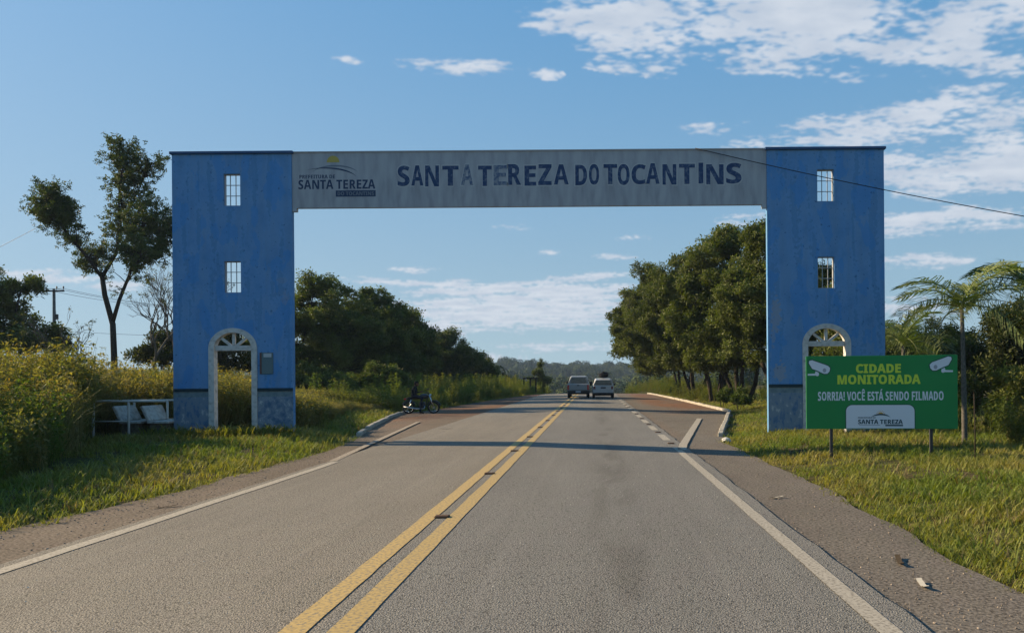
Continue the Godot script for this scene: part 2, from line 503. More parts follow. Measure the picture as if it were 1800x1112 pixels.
	m = mat("silver_paint", lin(0.22, 0.22, 0.22), 0.35, 0.5)
	m.clearcoat_enabled = true
	m.clearcoat = 0.6
	m = mat("white_car_paint", lin(0.38, 0.38, 0.38), 0.3, 0.5)
	m.clearcoat_enabled = true
	m.clearcoat = 0.6
	mat("car_glass", lin(0.012, 0.014, 0.016), 0.05, 0.6)
	mat("tail_light", lin(0.42, 0.02, 0.015), 0.25, 0.5)
	mat("dark_tail_light", lin(0.12, 0.015, 0.015), 0.25, 0.5)
	mat("plate", lin(0.45, 0.46, 0.48), 0.5, 0.4)
	mat("bag_cloth", lin(0.012, 0.013, 0.016), 0.85, 0.2)
	mat("chrome", lin(0.5, 0.5, 0.5), 0.25, 0.5).metallic = 1.0
	mat("bike_paint", lin(0.02, 0.022, 0.03), 0.3, 0.5)
	m = mat("body", Color.WHITE, 0.85, 0.2)
	m.vertex_color_use_as_albedo = true
	mat("hair", lin(0.012, 0.010, 0.009), 0.8, 0.2)
	mat("litter_pale", lin(0.42, 0.39, 0.33), 0.8, 0.3)
	mat("litter_dark", lin(0.06, 0.045, 0.03), 0.9, 0.2)
	mat("stone_white", lin(0.5, 0.48, 0.45), 0.9, 0.2)
	mat("stud", lin(0.10, 0.055, 0.03), 0.7, 0.3)
	mat("wood_dark", lin(0.035, 0.028, 0.022), 0.9, 0.2)
	mat("plaque_face", lin(0.10, 0.155, 0.17), 0.6, 0.4)
	mat("plaque_strip", lin(0.13, 0.075, 0.06), 0.7, 0.3)
	mat("plaque_label", lin(0.42, 0.44, 0.45), 0.7, 0.3)

# tower walls: plaster paint with streaks, faded and flaked patches, one picture for each tower
func tower_paint(called: String, sd: int, flakes: Array) -> StandardMaterial3D:
	var w := 340
	var h := 820
	var streak := FastNoiseLite.new()
	streak.frequency = 0.05
	streak.fractal_octaves = 3
	streak.seed = sd
	var blotch := FastNoiseLite.new()
	blotch.frequency = 0.012
	blotch.fractal_octaves = 5
	blotch.seed = sd + 1
	var speck := FastNoiseLite.new()
	speck.frequency = 0.07
	speck.fractal_octaves = 4
	speck.seed = sd + 2
	var img := Image.create(w, h, false, Image.FORMAT_RGB8)
	for y in h:
		var top := 1.0 - float(y) / h          # height up the wall
		for x in w:
			var b := blotch.get_noise_2d(x, y)
			var s := streak.get_noise_2d(x * 0.55, y * 0.05)
			var p := speck.get_noise_2d(x, y)
			var c := Vector3(0.115, 0.27, 0.505)
			c *= 1.0 + 0.20 * b + 0.13 * s + 0.07 * p
			var dust := clampf(0.22 + 0.5 * b - 0.35 * s, 0.0, 0.5)
			c = c.lerp(Vector3(0.15, 0.26, 0.40), dust)
			# dark rain stains with ragged outlines
			var stain := smoothstep(0.22, 0.34, s + 0.4 * p + 0.25 * b)
			c = c.lerp(Vector3(0.050, 0.135, 0.245), stain * 0.35)
			# fresh repaint patches
			var fresh := smoothstep(0.20, 0.24, blotch.get_noise_2d(x * 1.2 + 900.0, y * 0.5))
			c = c.lerp(Vector3(0.06, 0.23, 0.53), fresh * 0.5)
			for f in flakes:
				var dx: float = (x / 100.0 - f[0]) / f[2]
				var dy: float = (top * 8.2 - f[1]) / f[3]
				var k: float = 1.0 - dx * dx - dy * dy + 1.1 * p + 0.5 * b
				if k > 0.25:
					c = c.lerp(Vector3(0.24, 0.29, 0.36), smoothstep(0.25, 0.4, k) * f[4])
			if p > 0.50:
				c = c.lerp(Vector3(0.03, 0.07, 0.16), smoothstep(0.50, 0.58, p) * 0.6)
			img.set_pixel(x, y, Color(c.x, c.y, c.z).linear_to_srgb())
	var m := mat(called, Color.WHITE, 0.9, 0.2)
	m.albedo_texture = ImageTexture.create_from_image(img)
	m.uv1_scale = Vector3(1.0 / 3.4, 1.0 / 8.2, 1)
	return m

# ------------------------------------------------------------------ ground, road, markings
func axis(points: Array) -> PackedFloat32Array:   # [start, [end, step], ...]
	var out := PackedFloat32Array([points[0]])
	for i in range(1, points.size()):
		var e: float = points[i][0]
		var s: float = points[i][1]
		var from: float = out[-1]
		var n := maxi(1, int(round(absf(e - from) / s)))
		for k in range(1, n + 1): out.append(lerpf(from, e, float(k) / n))
	return out

func make_ground() -> void:
	var xs := axis([-1500.0, [-400, 120], [-120, 25], [-40, 8], [-14, 1.5], [12, 0.6], [40, 2.5], [120, 8], [400, 25], [1500, 120]])
	var ds := axis([-60.0, [-4, 8], [46, 0.7], [100, 1.5], [320, 8], [900, 16], [2600, 120]])
	var st := SurfaceTool.new()
	st.begin(Mesh.PRIMITIVE_TRIANGLES)
	for d in ds:
		for x in xs:
			var y := ground_y(x, d)
			var n := noise.get_noise_2d(x * 3.0, d * 3.0)
			var c := Color(0.12, 0.085, 0.05).lerp(Color(0.10, 0.105, 0.035), clampf(0.5 + n, 0.0, 1.0))
			if d > 110.0:
				c = Color(0.05, 0.075, 0.025)
				var field := noise.get_noise_2d(x * 0.12 + 50.0, d * 0.10)
				if (field > 0.18 and d < 700.0) or (absf(x - 38.0) < 26.0 and absf(d - 455.0) < 45.0): c = Color(0.15, 0.20, 0.06)
			if x > 10.5 and x < 30.0 and d > 12.0 and d < 24.0 and n > -0.05: c = Color(0.20, 0.105, 0.06)
			st.set_color(c)
			st.add_vertex(Vector3(x, y, -d))
	var nx := xs.size()
	for j in ds.size() - 1:
		for i in nx - 1:
			var a := j * nx + i
			for k in [a, a + nx, a + nx + 1, a, a + nx + 1, a + 1]: st.add_index(k)
	st.generate_normals()
	struct("ground", st.commit(), M.soil)

func sheet(called: String, d_axis: PackedFloat32Array, left: Callable, right: Callable, cols: int, lift: float, col: Callable, m: Material, parent: Node = self) -> MeshInstance3D:
	var st := SurfaceTool.new()
	st.begin(Mesh.PRIMITIVE_TRIANGLES)
	for d in d_axis:
		var l: float = left.call(d)
		var r: float = right.call(d)
		for i in cols + 1:
			var x := lerpf(l, r, float(i) / cols)
			st.set_color(col.call(x, d))
			st.add_vertex(Vector3(x, road_y(x, d) + lift, -d))
	var nx := cols + 1
	for j in d_axis.size() - 1:
		for i in cols:
			var a := j * nx + i
			for k in [a, a + nx, a + nx + 1, a, a + nx + 1, a + 1]: st.add_index(k)
	st.generate_normals()
	return struct(called, st.commit(), m, parent)

func road_color(x: float, d: float) -> Color:
	var n := noise.get_noise_2d(x * 6.0, d * 1.2)
	var n2 := noise.get_noise_2d(x * 40.0 + 300.0, d * 6.0)
	var n3 := noise.get_noise_2d(x * 2.0 + 70.0, d * 0.35 - 90.0)
	var c := Color(0.248, 0.236, 0.214)
	if x < -1.78: c = Color(0.266, 0.239, 0.200)            # dustier oncoming lane
	c = c.lerp(Color(0.279, 0.239, 0.184), clampf(0.25 + 0.9 * n3, 0.0, 0.6) * (1.0 if x < -1.78 else 0.35))
	c *= 1.0 + 0.11 * n + 0.10 * n2
	# dark oil and rubber stains, ragged, in the near lane
	var track := exp(-pow((x - 0.30 - 0.2 * n3) / 0.40, 2.0)) * smoothstep(-0.25, 0.35, 0.6 * n + 1.1 * n2)
	c = c.lerp(Color(0.128, 0.117, 0.100), track * 0.55)
	c.a = 1.0
	return c

func dirt_color(x: float, d: float) -> Color:
	var n := noise.get_noise_2d(x * 5.0 + 40.0, d * 2.5)
	var n2 := noise.get_noise_2d(x * 30.0, d * 12.0 + 60.0)
	var c := Color(0.225, 0.184, 0.146)
	if x > 0.0 and d < 22.0: c = Color(0.211, 0.184, 0.155)
	if d > 20.0 and x > 2.5: c = c.lerp(Color(0.221, 0.198, 0.167), 0.7)
	var red := Color(0.243, 0.135, 0.086)
	var far := smoothstep(26.0, 40.0, d + 5.0 * n) if x < 0.0 else smoothstep(33.0, 46.0, d + 8.0 * n) * smoothstep(2.4, 4.6, x + 0.5 * n)
	c = c.lerp(red, clampf(far * (0.75 + 0.8 * n), 0.0, 0.95))
	c *= 1.0 + 0.16 * n + 0.14 * n2
	c.a = 1.0
	return c

func stripe(called: String, path: Array, width: float, m: Material, parent: Node, lift := 0.006) -> void:
	var st := SurfaceTool.new()
	st.begin(Mesh.PRIMITIVE_TRIANGLES)
	var pts := []
	for i in path.size() - 1:
		var a: Vector2 = path[i]
		var b: Vector2 = path[i + 1]
		var n := maxi(1, int(a.distance_to(b) / 0.35))
		for k in n: pts.append(a.lerp(b, float(k) / n))
	pts.append(path[-1])
	for i in pts.size():
		var dir: Vector2 = (pts[mini(i + 1, pts.size() - 1)] - pts[maxi(i - 1, 0)]).normalized()
		var side := Vector2(dir.y, -dir.x)
		if side.x < 0.0: side = -side
		for s in [-1.0, 1.0]:
			var wob := 0.012 * noise.get_noise_2d(pts[i].y * 60.0, s * 50.0 + pts[i].x * 20.0)
			var p: Vector2 = pts[i] + side * s * (width * 0.5 + wob)
			st.add_vertex(Vector3(p.x, road_y(p.x, p.y) + lift, -p.y))
	for i in pts.size() - 1:
		for k in [0, 2, 3, 0, 3, 1]: st.add_index(i * 2 + k)
	st.generate_normals()
	obj(called, st.commit(), m, parent)

func make_road() -> void:
	var near := axis([-8.0, [46, 0.3], [130, 1.0], [190, 5.0]])
	sheet("shoulder", near, func(d): return lerp_table(LEFT_EDGE, d) - 0.15 - 0.25 * noise.get_noise_2d(d * 6.0, 3.0), func(d): return lerp_table(RIGHT_EDGE, d) + 0.12 + 0.22 * noise.get_noise_2d(d * 6.0, 9.0), 64, -0.022, dirt_color, M.dirt)
	var road := sheet("road", near, func(d): return -5.42 - 0.05 * noise.get_noise_2d(d * 9.0, 20.0), func(d): return 2.16 + 0.04 * noise.get_noise_2d(d * 14.0, 30.0) + 0.02 * noise.get_noise_2d(d * 60.0, 35.0), 70, 0.0, road_color, M.asphalt)
	stripe("yellow_line", [Vector2(-1.93, -7), Vector2(-1.93, 140)], 0.175, M.yellow_paint, road)
	stripe("yellow_line", [Vector2(-1.62, -7), Vector2(-1.62, 140)], 0.175, M.yellow_paint, road)
	stripe("edge_line", [Vector2(-5.2, -7), Vector2(-5.2, 14.6), Vector2(-5.24, 15.6)], 0.16, M.white_paint, road)
	stripe("edge_line", [Vector2(-5.34, 15.7), Vector2(-5.62, 18.2), Vector2(-6.95, 30.5)], 0.16, M.faded_white_paint, road)
	stripe("edge_line", [Vector2(1.9, -7), Vector2(1.9, 16.6), Vector2(1.91, 18.3)], 0.15, M.white_paint, road)
	stripe("edge_line", [Vector2(1.98, 17.6), Vector2(2.2, 19.2), Vector2(4.28, 31.6)], 0.2, M.white_paint, road)
	var d := 20.3
	while d < 58.0:
		stripe("lane_dash", [Vector2(1.9, d), Vector2(1.9, d + 2.05)], 0.2, M.white_paint, road)
		d += 3.95
	stripe("edge_line", [Vector2(1.95, 100), Vector2(1.95, 140)], 0.15, M.white_paint, road)
	# raised studs
	var stud := st_new()
	box(stud, Vector3(-0.085, -0.01, -0.06), Vector3(0.085, 0.022, 0.06), 0.012)
	var stud_mesh := fin(stud)
	var k := 0
	d = 8.95
	while d < 66.0:
		var o := obj("road_stud", stud_mesh, M.stud, self, Vector3(-1.775, road_y(-1.775, d) + 0.004, -d))
		tag(o, "small brown raised stud between the two yellow centre lines", "road stud", "studs along the yellow lines")
		d += 4.05
		k += 1
	d = 19.3
	while d < 50.0:
		var o := obj("road_stud", stud_mesh, M.stud, self, Vector3(1.9, road_y(1.9, d) + 0.004, -d))
		tag(o, "small dark raised stud in a gap between white lane dashes", "road stud", "studs between the white dashes")
		d += 3.95

func make_kerb() -> void:
	for side in [0, 1]:
		var k := Node3D.new()
		k.name = numbered("kerb")
		k.set_meta("kind", "structure")
		add_child(k)
		var pts := []
		var table: Array = LEFT_EDGE if side == 0 else RIGHT_EDGE
		var d := 23.2 if side == 0 else 22.0
		var stop := 40.4 if side == 0 else 84.0
		while d < stop:
			pts.append(Vector2(lerp_table(table, d), d))
			d += 0.05
		var i := 0
		var meshes := []
		for v in 3:
			var st := st_new()
			box(st, Vector3(-0.075, -0.12, -0.485), Vector3(0.075, 0.13 + 0.008 * v, 0.485), 0.018)
			meshes.append(fin(st))
		var from: Vector2 = pts[0]
		for p in pts:
			if from.distance_to(p) >= 1.0:
				var mid: Vector2 = (from + p) * 0.5
				if not (side == 0 and mid.y > 25.2 and mid.y < 26.0):
					var o := obj("kerb_stone", meshes[i % 3], M.kerb_paint, k, Vector3(mid.x + rng.randf_range(-0.012, 0.012), road_y(mid.x, mid.y) - 0.03 + rng.randf_range(-0.012, 0.012), -mid.y))
					o.rotation.y = atan2(-(p.x - from.x), (p.y - from.y)) + rng.randf_range(-0.015, 0.015)
					o.rotation.z = rng.randf_range(-0.03, 0.03)
				i += 1
				from = p

# ------------------------------------------------------------------ lettering
func font(bold: bool, heavy := 0.0) -> Font:
	var f := SystemFont.new()
	f.font_names = PackedStringArray(["Droid Sans"])
	f.font_weight = 700 if bold else 400
	if heavy != 0.0:
		var v := FontVariation.new()
		v.base_font = f
		v.variation_embolden = heavy
		return v
	return f

# text scaled to fill a box whose lower left corner is (x, y), standing proud of z
func text(called: String, s: String, f: Font, x: float, y: float, w: float, h: float, z: float, depth: float, m: Material, parent: Node) -> MeshInstance3D:
	var t := TextMesh.new()
	t.text = s
	t.font = f
	t.font_size = 64
	t.pixel_size = 0.01
	t.curve_step = 2.0
	t.depth = 0.02
	t.horizontal_alignment = HORIZONTAL_ALIGNMENT_LEFT
	var b := t.get_aabb()
	var o := obj(called, t, m, parent)
	var sx := w / b.size.x
	var sy := h / b.size.y
	o.scale = Vector3(sx, sy, depth / 0.02)
	o.position = Vector3(x - b.position.x * sx, y - b.position.y * sy, z + depth * 0.5)
	return o

func arc_band(cx: float, cy: float, rx: float, ry: float, a0: float, a1: float, w0: float, w1: float) -> Array:
	var up := []
	var low := []
	for i in 25:
		var f := i / 24.0
		var a := deg_to_rad(lerpf(a0, a1, f))
		var w := lerpf(w0, w1, f) * sin(PI * clampf(f, 0.04, 0.96)) * 0.5
		up.append(Vector2(cx + (rx) * cos(a), cy + ry * sin(a) + w))
		low.append(Vector2(cx + (rx) * cos(a), cy + ry * sin(a) - w))
	low.reverse()
	return up + low

# ------------------------------------------------------------------ the gateway
const GATE_D := 21.7
const WALL := 0.16

func ellipse_pts(cx: float, cy: float, rx: float, ry: float, a0: float, a1: float, n: int) -> Array:
	var out := []
	for i in n + 1:
		var a := deg_to_rad(lerpf(a0, a1, float(i) / n))
		out.append(Vector2(cx + rx * cos(a), cy + ry * sin(a)))
	return out

func make_tower(gate: Node3D, x0: float, w: float, paint: Material) -> Node3D:
	# local x 0..w, y from the road level, z: front at 0, back at -WALL
	var c := w * 0.5
	var top := 7.95
	var win := [[6.50, 7.40], [4.06, 4.95]]
	var hw := 0.235
	var door_hw := 0.53
	var door_spring := 2.50
	var door_rise := 0.45
	var st := st_new()
	for side in [-1.0, 1.0]:
		var p := []
		p.append(Vector2(c, top))
		for q in win:
			p.append_array([Vector2(c, q[1]), Vector2(c + side * hw, q[1]), Vector2(c + side * hw, q[0]), Vector2(c, q[0])])
		for q in ellipse_pts(c, door_spring, side * door_hw, door_rise, 90, 0, 12): p.append(q)
		p.append(Vector2(c + side * door_hw, -0.4))
		p.append(Vector2(c + side * c, -0.4))
		p.append(Vector2(c + side * c, top))
		prism(st, p, -WALL, 0.0)
	var t := obj("tower", fin(st), paint, gate, Vector3(x0, 0, -GATE_D))
	obj("cap", box_mesh(Vector3(-0.05, top + 0.001, -WALL - 0.06), Vector3(w + 0.05, top + 0.075, 0.06), 0.008), M.cap_paint, t)
	# white arched surround, standing proud of the wall and lining the opening
	var ring := []
	ring.append(Vector2(c - 0.68, -0.3))
	ring.append_array(ellipse_pts(c, door_spring, 0.68, 0.575, 180, 0, 24))
	ring.append(Vector2(c + 0.68, -0.3))
	ring.append(Vector2(c + 0.525, -0.3))
	ring.append_array(ellipse_pts(c, door_spring, 0.525, 0.445, 0, 180, 24))
	ring.append(Vector2(c - 0.525, -0.3))
	obj("door_surround", prism_mesh(ring, -WALL - 0.02, 0.035), M.surround_paint, t)
	obj("transom", box_mesh(Vector3(c - 0.523, door_spring - 0.06, -0.11), Vector3(c + 0.523, door_spring + 0.085, -0.03), 0.006), M.surround_paint, t)
	for a in [38.0, 90.0, 142.0]:
		var d0 := Vector2(c, door_spring + 0.02)
		var dir := Vector2(cos(deg_to_rad(a)), sin(deg_to_rad(a)))
		var n := Vector2(-dir.y, dir.x) * (0.04 if a == 90.0 else 0.035)
		var r0 := 0.08
		var r1 := 0.40 if a == 90.0 else 0.455
		obj("fanlight_spoke", prism_mesh([d0 + dir * r0 - n, d0 + dir * r1 - n, d0 + dir * r1 + n, d0 + dir * r0 + n], -0.10, -0.04), M.surround_paint, t)
	for q in win:
		var f := st_new()
		box(f, Vector3(c - hw + 0.001, q[0], -WALL + 0.02), Vector3(c - hw + 0.022, q[1], -0.05))
		box(f, Vector3(c + hw - 0.022, q[0], -WALL + 0.02), Vector3(c + hw - 0.001, q[1], -0.05))
		box(f, Vector3(c - hw + 0.022, q[0] + 0.001, -WALL + 0.02), Vector3(c + hw - 0.022, q[0] + 0.022, -0.05))
		box(f, Vector3(c - hw + 0.022, q[1] - 0.022, -WALL + 0.02), Vector3(c + hw - 0.022, q[1] - 0.001, -0.05))
		obj("window_frame", fin(f), M.window_bar, t)
		for k in [1, 2]:
			var bx: float = c - hw + 2.0 * hw * k / 3.0
			var by: float = lerpf(q[0], q[1], k / 3.0)
			obj("window_bar", box_mesh(Vector3(bx - 0.010, q[0] + 0.022, -0.10), Vector3(bx + 0.010, q[1] - 0.022, -0.08)), M.window_bar, t)
			obj("window_bar", box_mesh(Vector3(c - hw + 0.022, by - 0.010, -0.118), Vector3(c + hw - 0.022, by + 0.010, -0.101)), M.window_bar, t)
	# moulding and painted bands left and right of the door
	for s in [[0.002, c - 0.684], [c + 0.684, w - 0.002]]:
		obj("moulding", box_mesh(Vector3(s[0], 1.30, 0.0005), Vector3(s[1], 1.385, 0.035), 0.006), M.ledge_paint, t)
		obj("painted_band", box_mesh(Vector3(s[0], 1.145, 0.0005), Vector3(s[1], 1.299, 0.007)), M.band_paint, t)
		obj("dado", box_mesh(Vector3(s[0], -0.35, 0.0005), Vector3(s[1], 1.1445, 0.005)), M.peeled_dado_paint if x0 < 0.0 and s[0] > c else M.dado_paint, t)
	return t

func make_gateway() -> void:
	var gate := thing("gateway", "tall blue painted gateway with grey lettered beam spanning the road", "gateway")
	make_tower(gate, -11.82, 3.36, tower_paint("left_tower_paint", 11, [[3.15, 3.9, 0.12, 0.22, 0.35], [3.1, 4.4, 0.2, 0.1, 0.25]]))
	make_tower(gate, 4.88, 3.29, tower_paint("right_tower_paint", 29, [[0.22, 3.35, 0.16, 0.55, 0.75], [0.32, 1.75, 0.2, 0.35, 0.8], [0.15, 2.7, 0.08, 0.3, 0.5], [1.65, 3.9, 0.03, 0.3, 0.3]]))
	var st := st_new()
	var bl := -8.458
	var br := 4.878
	prism(st, [Vector2(bl, 6.43), Vector2(br, 6.43), Vector2(br, 7.985), Vector2(bl, 7.985)], -GATE_D - WALL + 0.01, -GATE_D - 0.03)
	var beam := obj("beam", fin(st), M.beam_paint, gate)
	var bz := -GATE_D - 0.0295
	obj("beam_coping", box_mesh(Vector3(bl + 0.002, 7.986, -GATE_D - WALL - 0.01), Vector3(br - 0.002, 8.015, -GATE_D - 0.005)), M.beam_paint, beam)
	obj("bracket", box_mesh(Vector3(bl + 0.003, 6.33, -GATE_D - WALL + 0.02), Vector3(bl + 0.13, 6.429, -GATE_D - 0.02), 0.006), M.beam_paint, beam)
	obj("bracket", box_mesh(Vector3(br - 0.13, 6.33, -GATE_D - WALL + 0.02), Vector3(br - 0.003, 6.429, -GATE_D - 0.02), 0.006), M.beam_paint, beam)
	# hand-painted name: letter, left and right edge, base and top (metres)
	var letters := "SANTATEREZADOTOCANTINS"
	var xs := [[105, 160], [167, 222], [230, 293], [308, 382], [392, 448], [470, 532], [540, 600], [606, 665], [680, 733], [742, 803], [812, 880], [910, 963], [972, 1018], [1038, 1100], [1102, 1156], [1165, 1230], [1230, 1292], [1305, 1368], [1380, 1452], [1468, 1490], [1503, 1582], [1593, 1663]]
	var f := font(true, 0.35)
	for i in letters.length():
		var px0: float = 660.0 + xs[i][0] / 2.571
		var px1: float = 660.0 + xs[i][1] / 2.571
		var x0 := (px0 - 1045.0) / 62.67
		var x1 := (px1 - 1045.0) / 62.67
		var slope := 0.0
		var yb := 7.022 + 0.015 * sin(i * 2.1) + slope
		var hh := 0.575 + 0.012 * sin(i * 3.7)
		var mt: Material = M.faded_letter_paint if i in [4, 6] else M.letter_paint
		if letters[i] == "I":   # a plain painted bar
			obj("letter_edge", box_mesh(Vector3(x0 - 0.02, yb - 0.02, bz), Vector3(x1 + 0.02, yb + hh + 0.02, bz + 0.002)), M.letter_halo, beam)
			obj("letter", box_mesh(Vector3(x0, yb, bz + 0.003), Vector3(x1, yb + hh, bz + 0.005)), mt, beam)
			continue
		text("letter_edge", letters[i], f, x0 - 0.028, yb - 0.028, x1 - x0 + 0.056, hh + 0.056, bz, 0.002, M.letter_halo, beam)
		text("letter", letters[i], f, x0, yb, x1 - x0, hh, bz + 0.003, 0.002, mt, beam)
	# town hall emblem at the left end
	logo(beam, -7.2, 6.74, 2.16, bz)

func logo(beam: Node3D, cx: float, y0: float, w: float, z: float) -> void:
	var f := font(true, 0.2)
	obj("emblem_sun", prism_mesh(ellipse_pts(cx - 0.10, y0 + 0.965, 0.18, 0.19, 0, 180, 16), z, z + 0.002), M.logo_yellow, beam)
	obj("emblem_hill", prism_mesh(arc_band(cx - 0.05, y0 + 0.60, 0.68, 0.27, 155, 18, 0.045, 0.045), z, z + 0.003), M.logo_grey, beam)
	obj("emblem_hill", prism_mesh(arc_band(cx - 0.35, y0 + 0.45, 0.95, 0.36, 120, 20, 0.02, 0.06), z + 0.0005, z + 0.004), M.logo_navy, beam)
	text("emblem_lettering", "PREFEITURA DE", f, cx - 1.05, y0 + 0.515, 1.0, 0.105, z, 0.002, M.logo_navy, beam)
	text("emblem_lettering", "SANTA TEREZA", f, cx - 1.08, y0 + 0.215, 2.16, 0.265, z, 0.002, M.logo_navy, beam)
	obj("emblem_box", box_mesh(Vector3(cx - 0.03, y0, z), Vector3(cx + 1.09, y0 + 0.175, z + 0.002)), M.logo_navy, beam)
	text("emblem_lettering", "DO TOCANTINS", f, cx + 0.02, y0 + 0.035, 1.02, 0.105, z + 0.0025, 0.002, M.logo_grey, beam)

func make_plaque() -> void:
	var t := thing("notice_board", "dark framed notice board fixed beside the arched door of the tower", "notice board", Vector3(-9.38, 1.78, -GATE_D + 0.002))
	obj("panel", box_mesh(Vector3(0.055, 0, 0), Vector3(0.37, 0.60, 0.03), 0.004), M.plaque_face, t)
	obj("side_strip", box_mesh(Vector3(0, 0, 0), Vector3(0.054, 0.60, 0.034), 0.004), M.plaque_strip, t)
	obj("paper_label", box_mesh(Vector3(0.11, 0.47, 0.0305), Vector3(0.33, 0.575, 0.033)), M.plaque_label, t)

# ------------------------------------------------------------------ roadside sign
func sign_uv(px: float, py: float) -> Vector2:   # panel coordinates, metres from its lower left corner
	var u := (px - 1417.0) / 266.0
	var top := 627.0 - 5.0 * u
	return Vector2(u * 2.89, 1.45 - (py - top) / 128.5 * 1.45)

func sign_text(s: String, px0: float, px1: float, py0: float, py1: float, m: Material, t: Node, heavy := 0.0, z := 0.0305) -> void:
	var a := sign_uv(px0, py1)
	var b := sign_uv(px1, py0)
	var mid := sign_uv((px0 + px1) * 0.5, (py0 + py1) * 0.5)
	var h: float = (py1 - py0) / 128.5 * 1.45
	text("lettering", s, font(true, heavy), a.x, mid.y - h * 0.5, b.x - a.x, h, z, 0.003, m, t)

func make_sign() -> void:
	var t := thing("roadside_sign", "green sign panel with camera icons on two thin dark posts", "sign", Vector3(4.24, 0.55, -15.5), -atan2(0.35, 2.867))
	obj("panel", box_mesh(Vector3(0, 0, 0), Vector3(2.89, 1.45, 0.03), 0.004), M.sign_green, t)
	for x in [0.49, 2.40]:
		obj("post", box_mesh(Vector3(x - 0.03, -1.1, -0.052), Vector3(x + 0.03, 1.35, -0.002), 0.004), M.dark_steel, t)
	for y in [0.15, 1.25]:
		obj("back_rail", box_mesh(Vector3(0.05, y, -0.09), Vector3(2.84, y + 0.05, -0.0535), 0.004), M.dark_steel, t)
	sign_text("CIDADE", 1506, 1585, 639, 655, M.sign_yellow, t, 0.7)
	sign_text("MONITORADA", 1473, 1619, 658, 674.5, M.sign_yellow, t, 0.7)
	# white words on a dark outline
	sign_text("SORRIA! VOCÊ ESTÁ SENDO FILMADO", 1438, 1658.5, 683, 703.5, M.sign_white, t, 0.25, 0.0305)
	# white rounded plate at the foot
	var a := sign_uv(1488, 752)
	var b := sign_uv(1608, 710)
	var r := 0.12
	for g in [[0.02, M.sign_outline, 0.0302, 0.0315], [0.0, M.sign_white, 0.0316, 0.033]]:
		var e: float = g[0]
		var p := [Vector2(a.x - e, 0.012), Vector2(b.x + e, 0.012)]
		p.append_array(ellipse_pts(b.x - r, b.y - r, r + e, r + e, 0, 90, 6))
		p.append_array(ellipse_pts(a.x + r, b.y - r, r + e, r + e, 90, 180, 6))
		obj("plate" if e == 0.0 else "plate_edge", prism_mesh(p, g[2], g[3]), g[1], t)
	sign_text("SANTA TEREZA", 1509, 1587.5, 736.5, 744.5, M.sign_dark, t, 0.5, 0.0332)
	sign_text("PREFEITURA DE", 1509, 1540, 732.5, 735, M.sign_dark, t, 0.0, 0.0332)
	var line := sign_uv(1511, 747.5)
	obj("emblem_rule", box_mesh(Vector3(line.x, line.y, 0.0332), Vector3(line.x + 0.40, line.y + 0.012, 0.0342)), M.sign_grey, t)
	var q := sign_uv(1557, 748)
	obj("emblem_box", box_mesh(Vector3(q.x, q.y, 0.0332), Vector3(q.x + 0.335, q.y + 0.03, 0.0345)), M.sign_dark, t)
	q = sign_uv(1549, 728.5)
	obj("emblem_sun", prism_mesh(ellipse_pts(q.x, q.y, 0.055, 0.055, 0, 180, 10), 0.0332, 0.0342), M.sign_orange, t)
	for k in 7:
		var ang := deg_to_rad(20.0 + k * 23.0)
		var dv := Vector2(cos(ang), sin(ang))
		var nv := Vector2(-dv.y, dv.x) * 0.007
		obj("emblem_ray", prism_mesh([q + dv * 0.068 - nv, q + dv * 0.098, q + dv * 0.068 + nv], 0.0332, 0.0342), M.sign_orange, t)
	obj("emblem_hill", prism_mesh(arc_band(q.x, q.y - 0.075, 0.19, 0.085, 165, 15, 0.03, 0.035), 0.0343, 0.0352), M.sign_dark, t)
	camera_icon(t, 1.0, 1422, 636)
	camera_icon(t, -1.0, 1673, 627)

func camera_icon(t: Node3D, s: float, px: float, py: float) -> void:
	# body slopes down towards the lens end; the arm goes to the panel's edge
	var o := sign_uv(px, py)
	var P := func(dx: float, dy: float) -> Vector2: return o + Vector2(s * dx * 0.01087, -dy * 0.01128)
	var body := [P.call(0, 3), P.call(1, -1), P.call(6, -2), P.call(34, 8), P.call(38, 12), P.call(37, 18), P.call(33, 22), P.call(27, 22), P.call(14, 16), P.call(6, 13)]
	var arm := [P.call(13, 14), P.call(19, 17), P.call(16, 25), P.call(-2, 25), P.call(-2, 22), P.call(11, 21.5)]
	for k in [0, 1]:
		var grown := Geometry2D.offset_polygon(PackedVector2Array(body), 0.022, Geometry2D.JOIN_ROUND)[0] if k == 0 else PackedVector2Array(body)
		obj("camera_icon_edge" if k == 0 else "camera_icon", prism_mesh(Array(grown), 0.0302 + 0.002 * k, 0.0318 + 0.002 * k), M.sign_outline if k == 0 else M.sign_white, t)
	obj("camera_icon_arm", prism_mesh(arm, 0.0302, 0.0316), M.sign_white, t)
	var c: Vector2 = P.call(28, 16)
	obj("camera_icon_lens", prism_mesh(ellipse_pts(c.x, c.y, 0.035, 0.042, 0, 345, 14), 0.0339, 0.0350), M.sign_grey, t)
	obj("camera_icon_bracket", prism_mesh(ellipse_pts((P.call(15, 23) as Vector2).x, (P.call(15, 23) as Vector2).y, 0.035, 0.035, 0, 345, 14), 0.0319, 0.0332), M.sign_white, t)

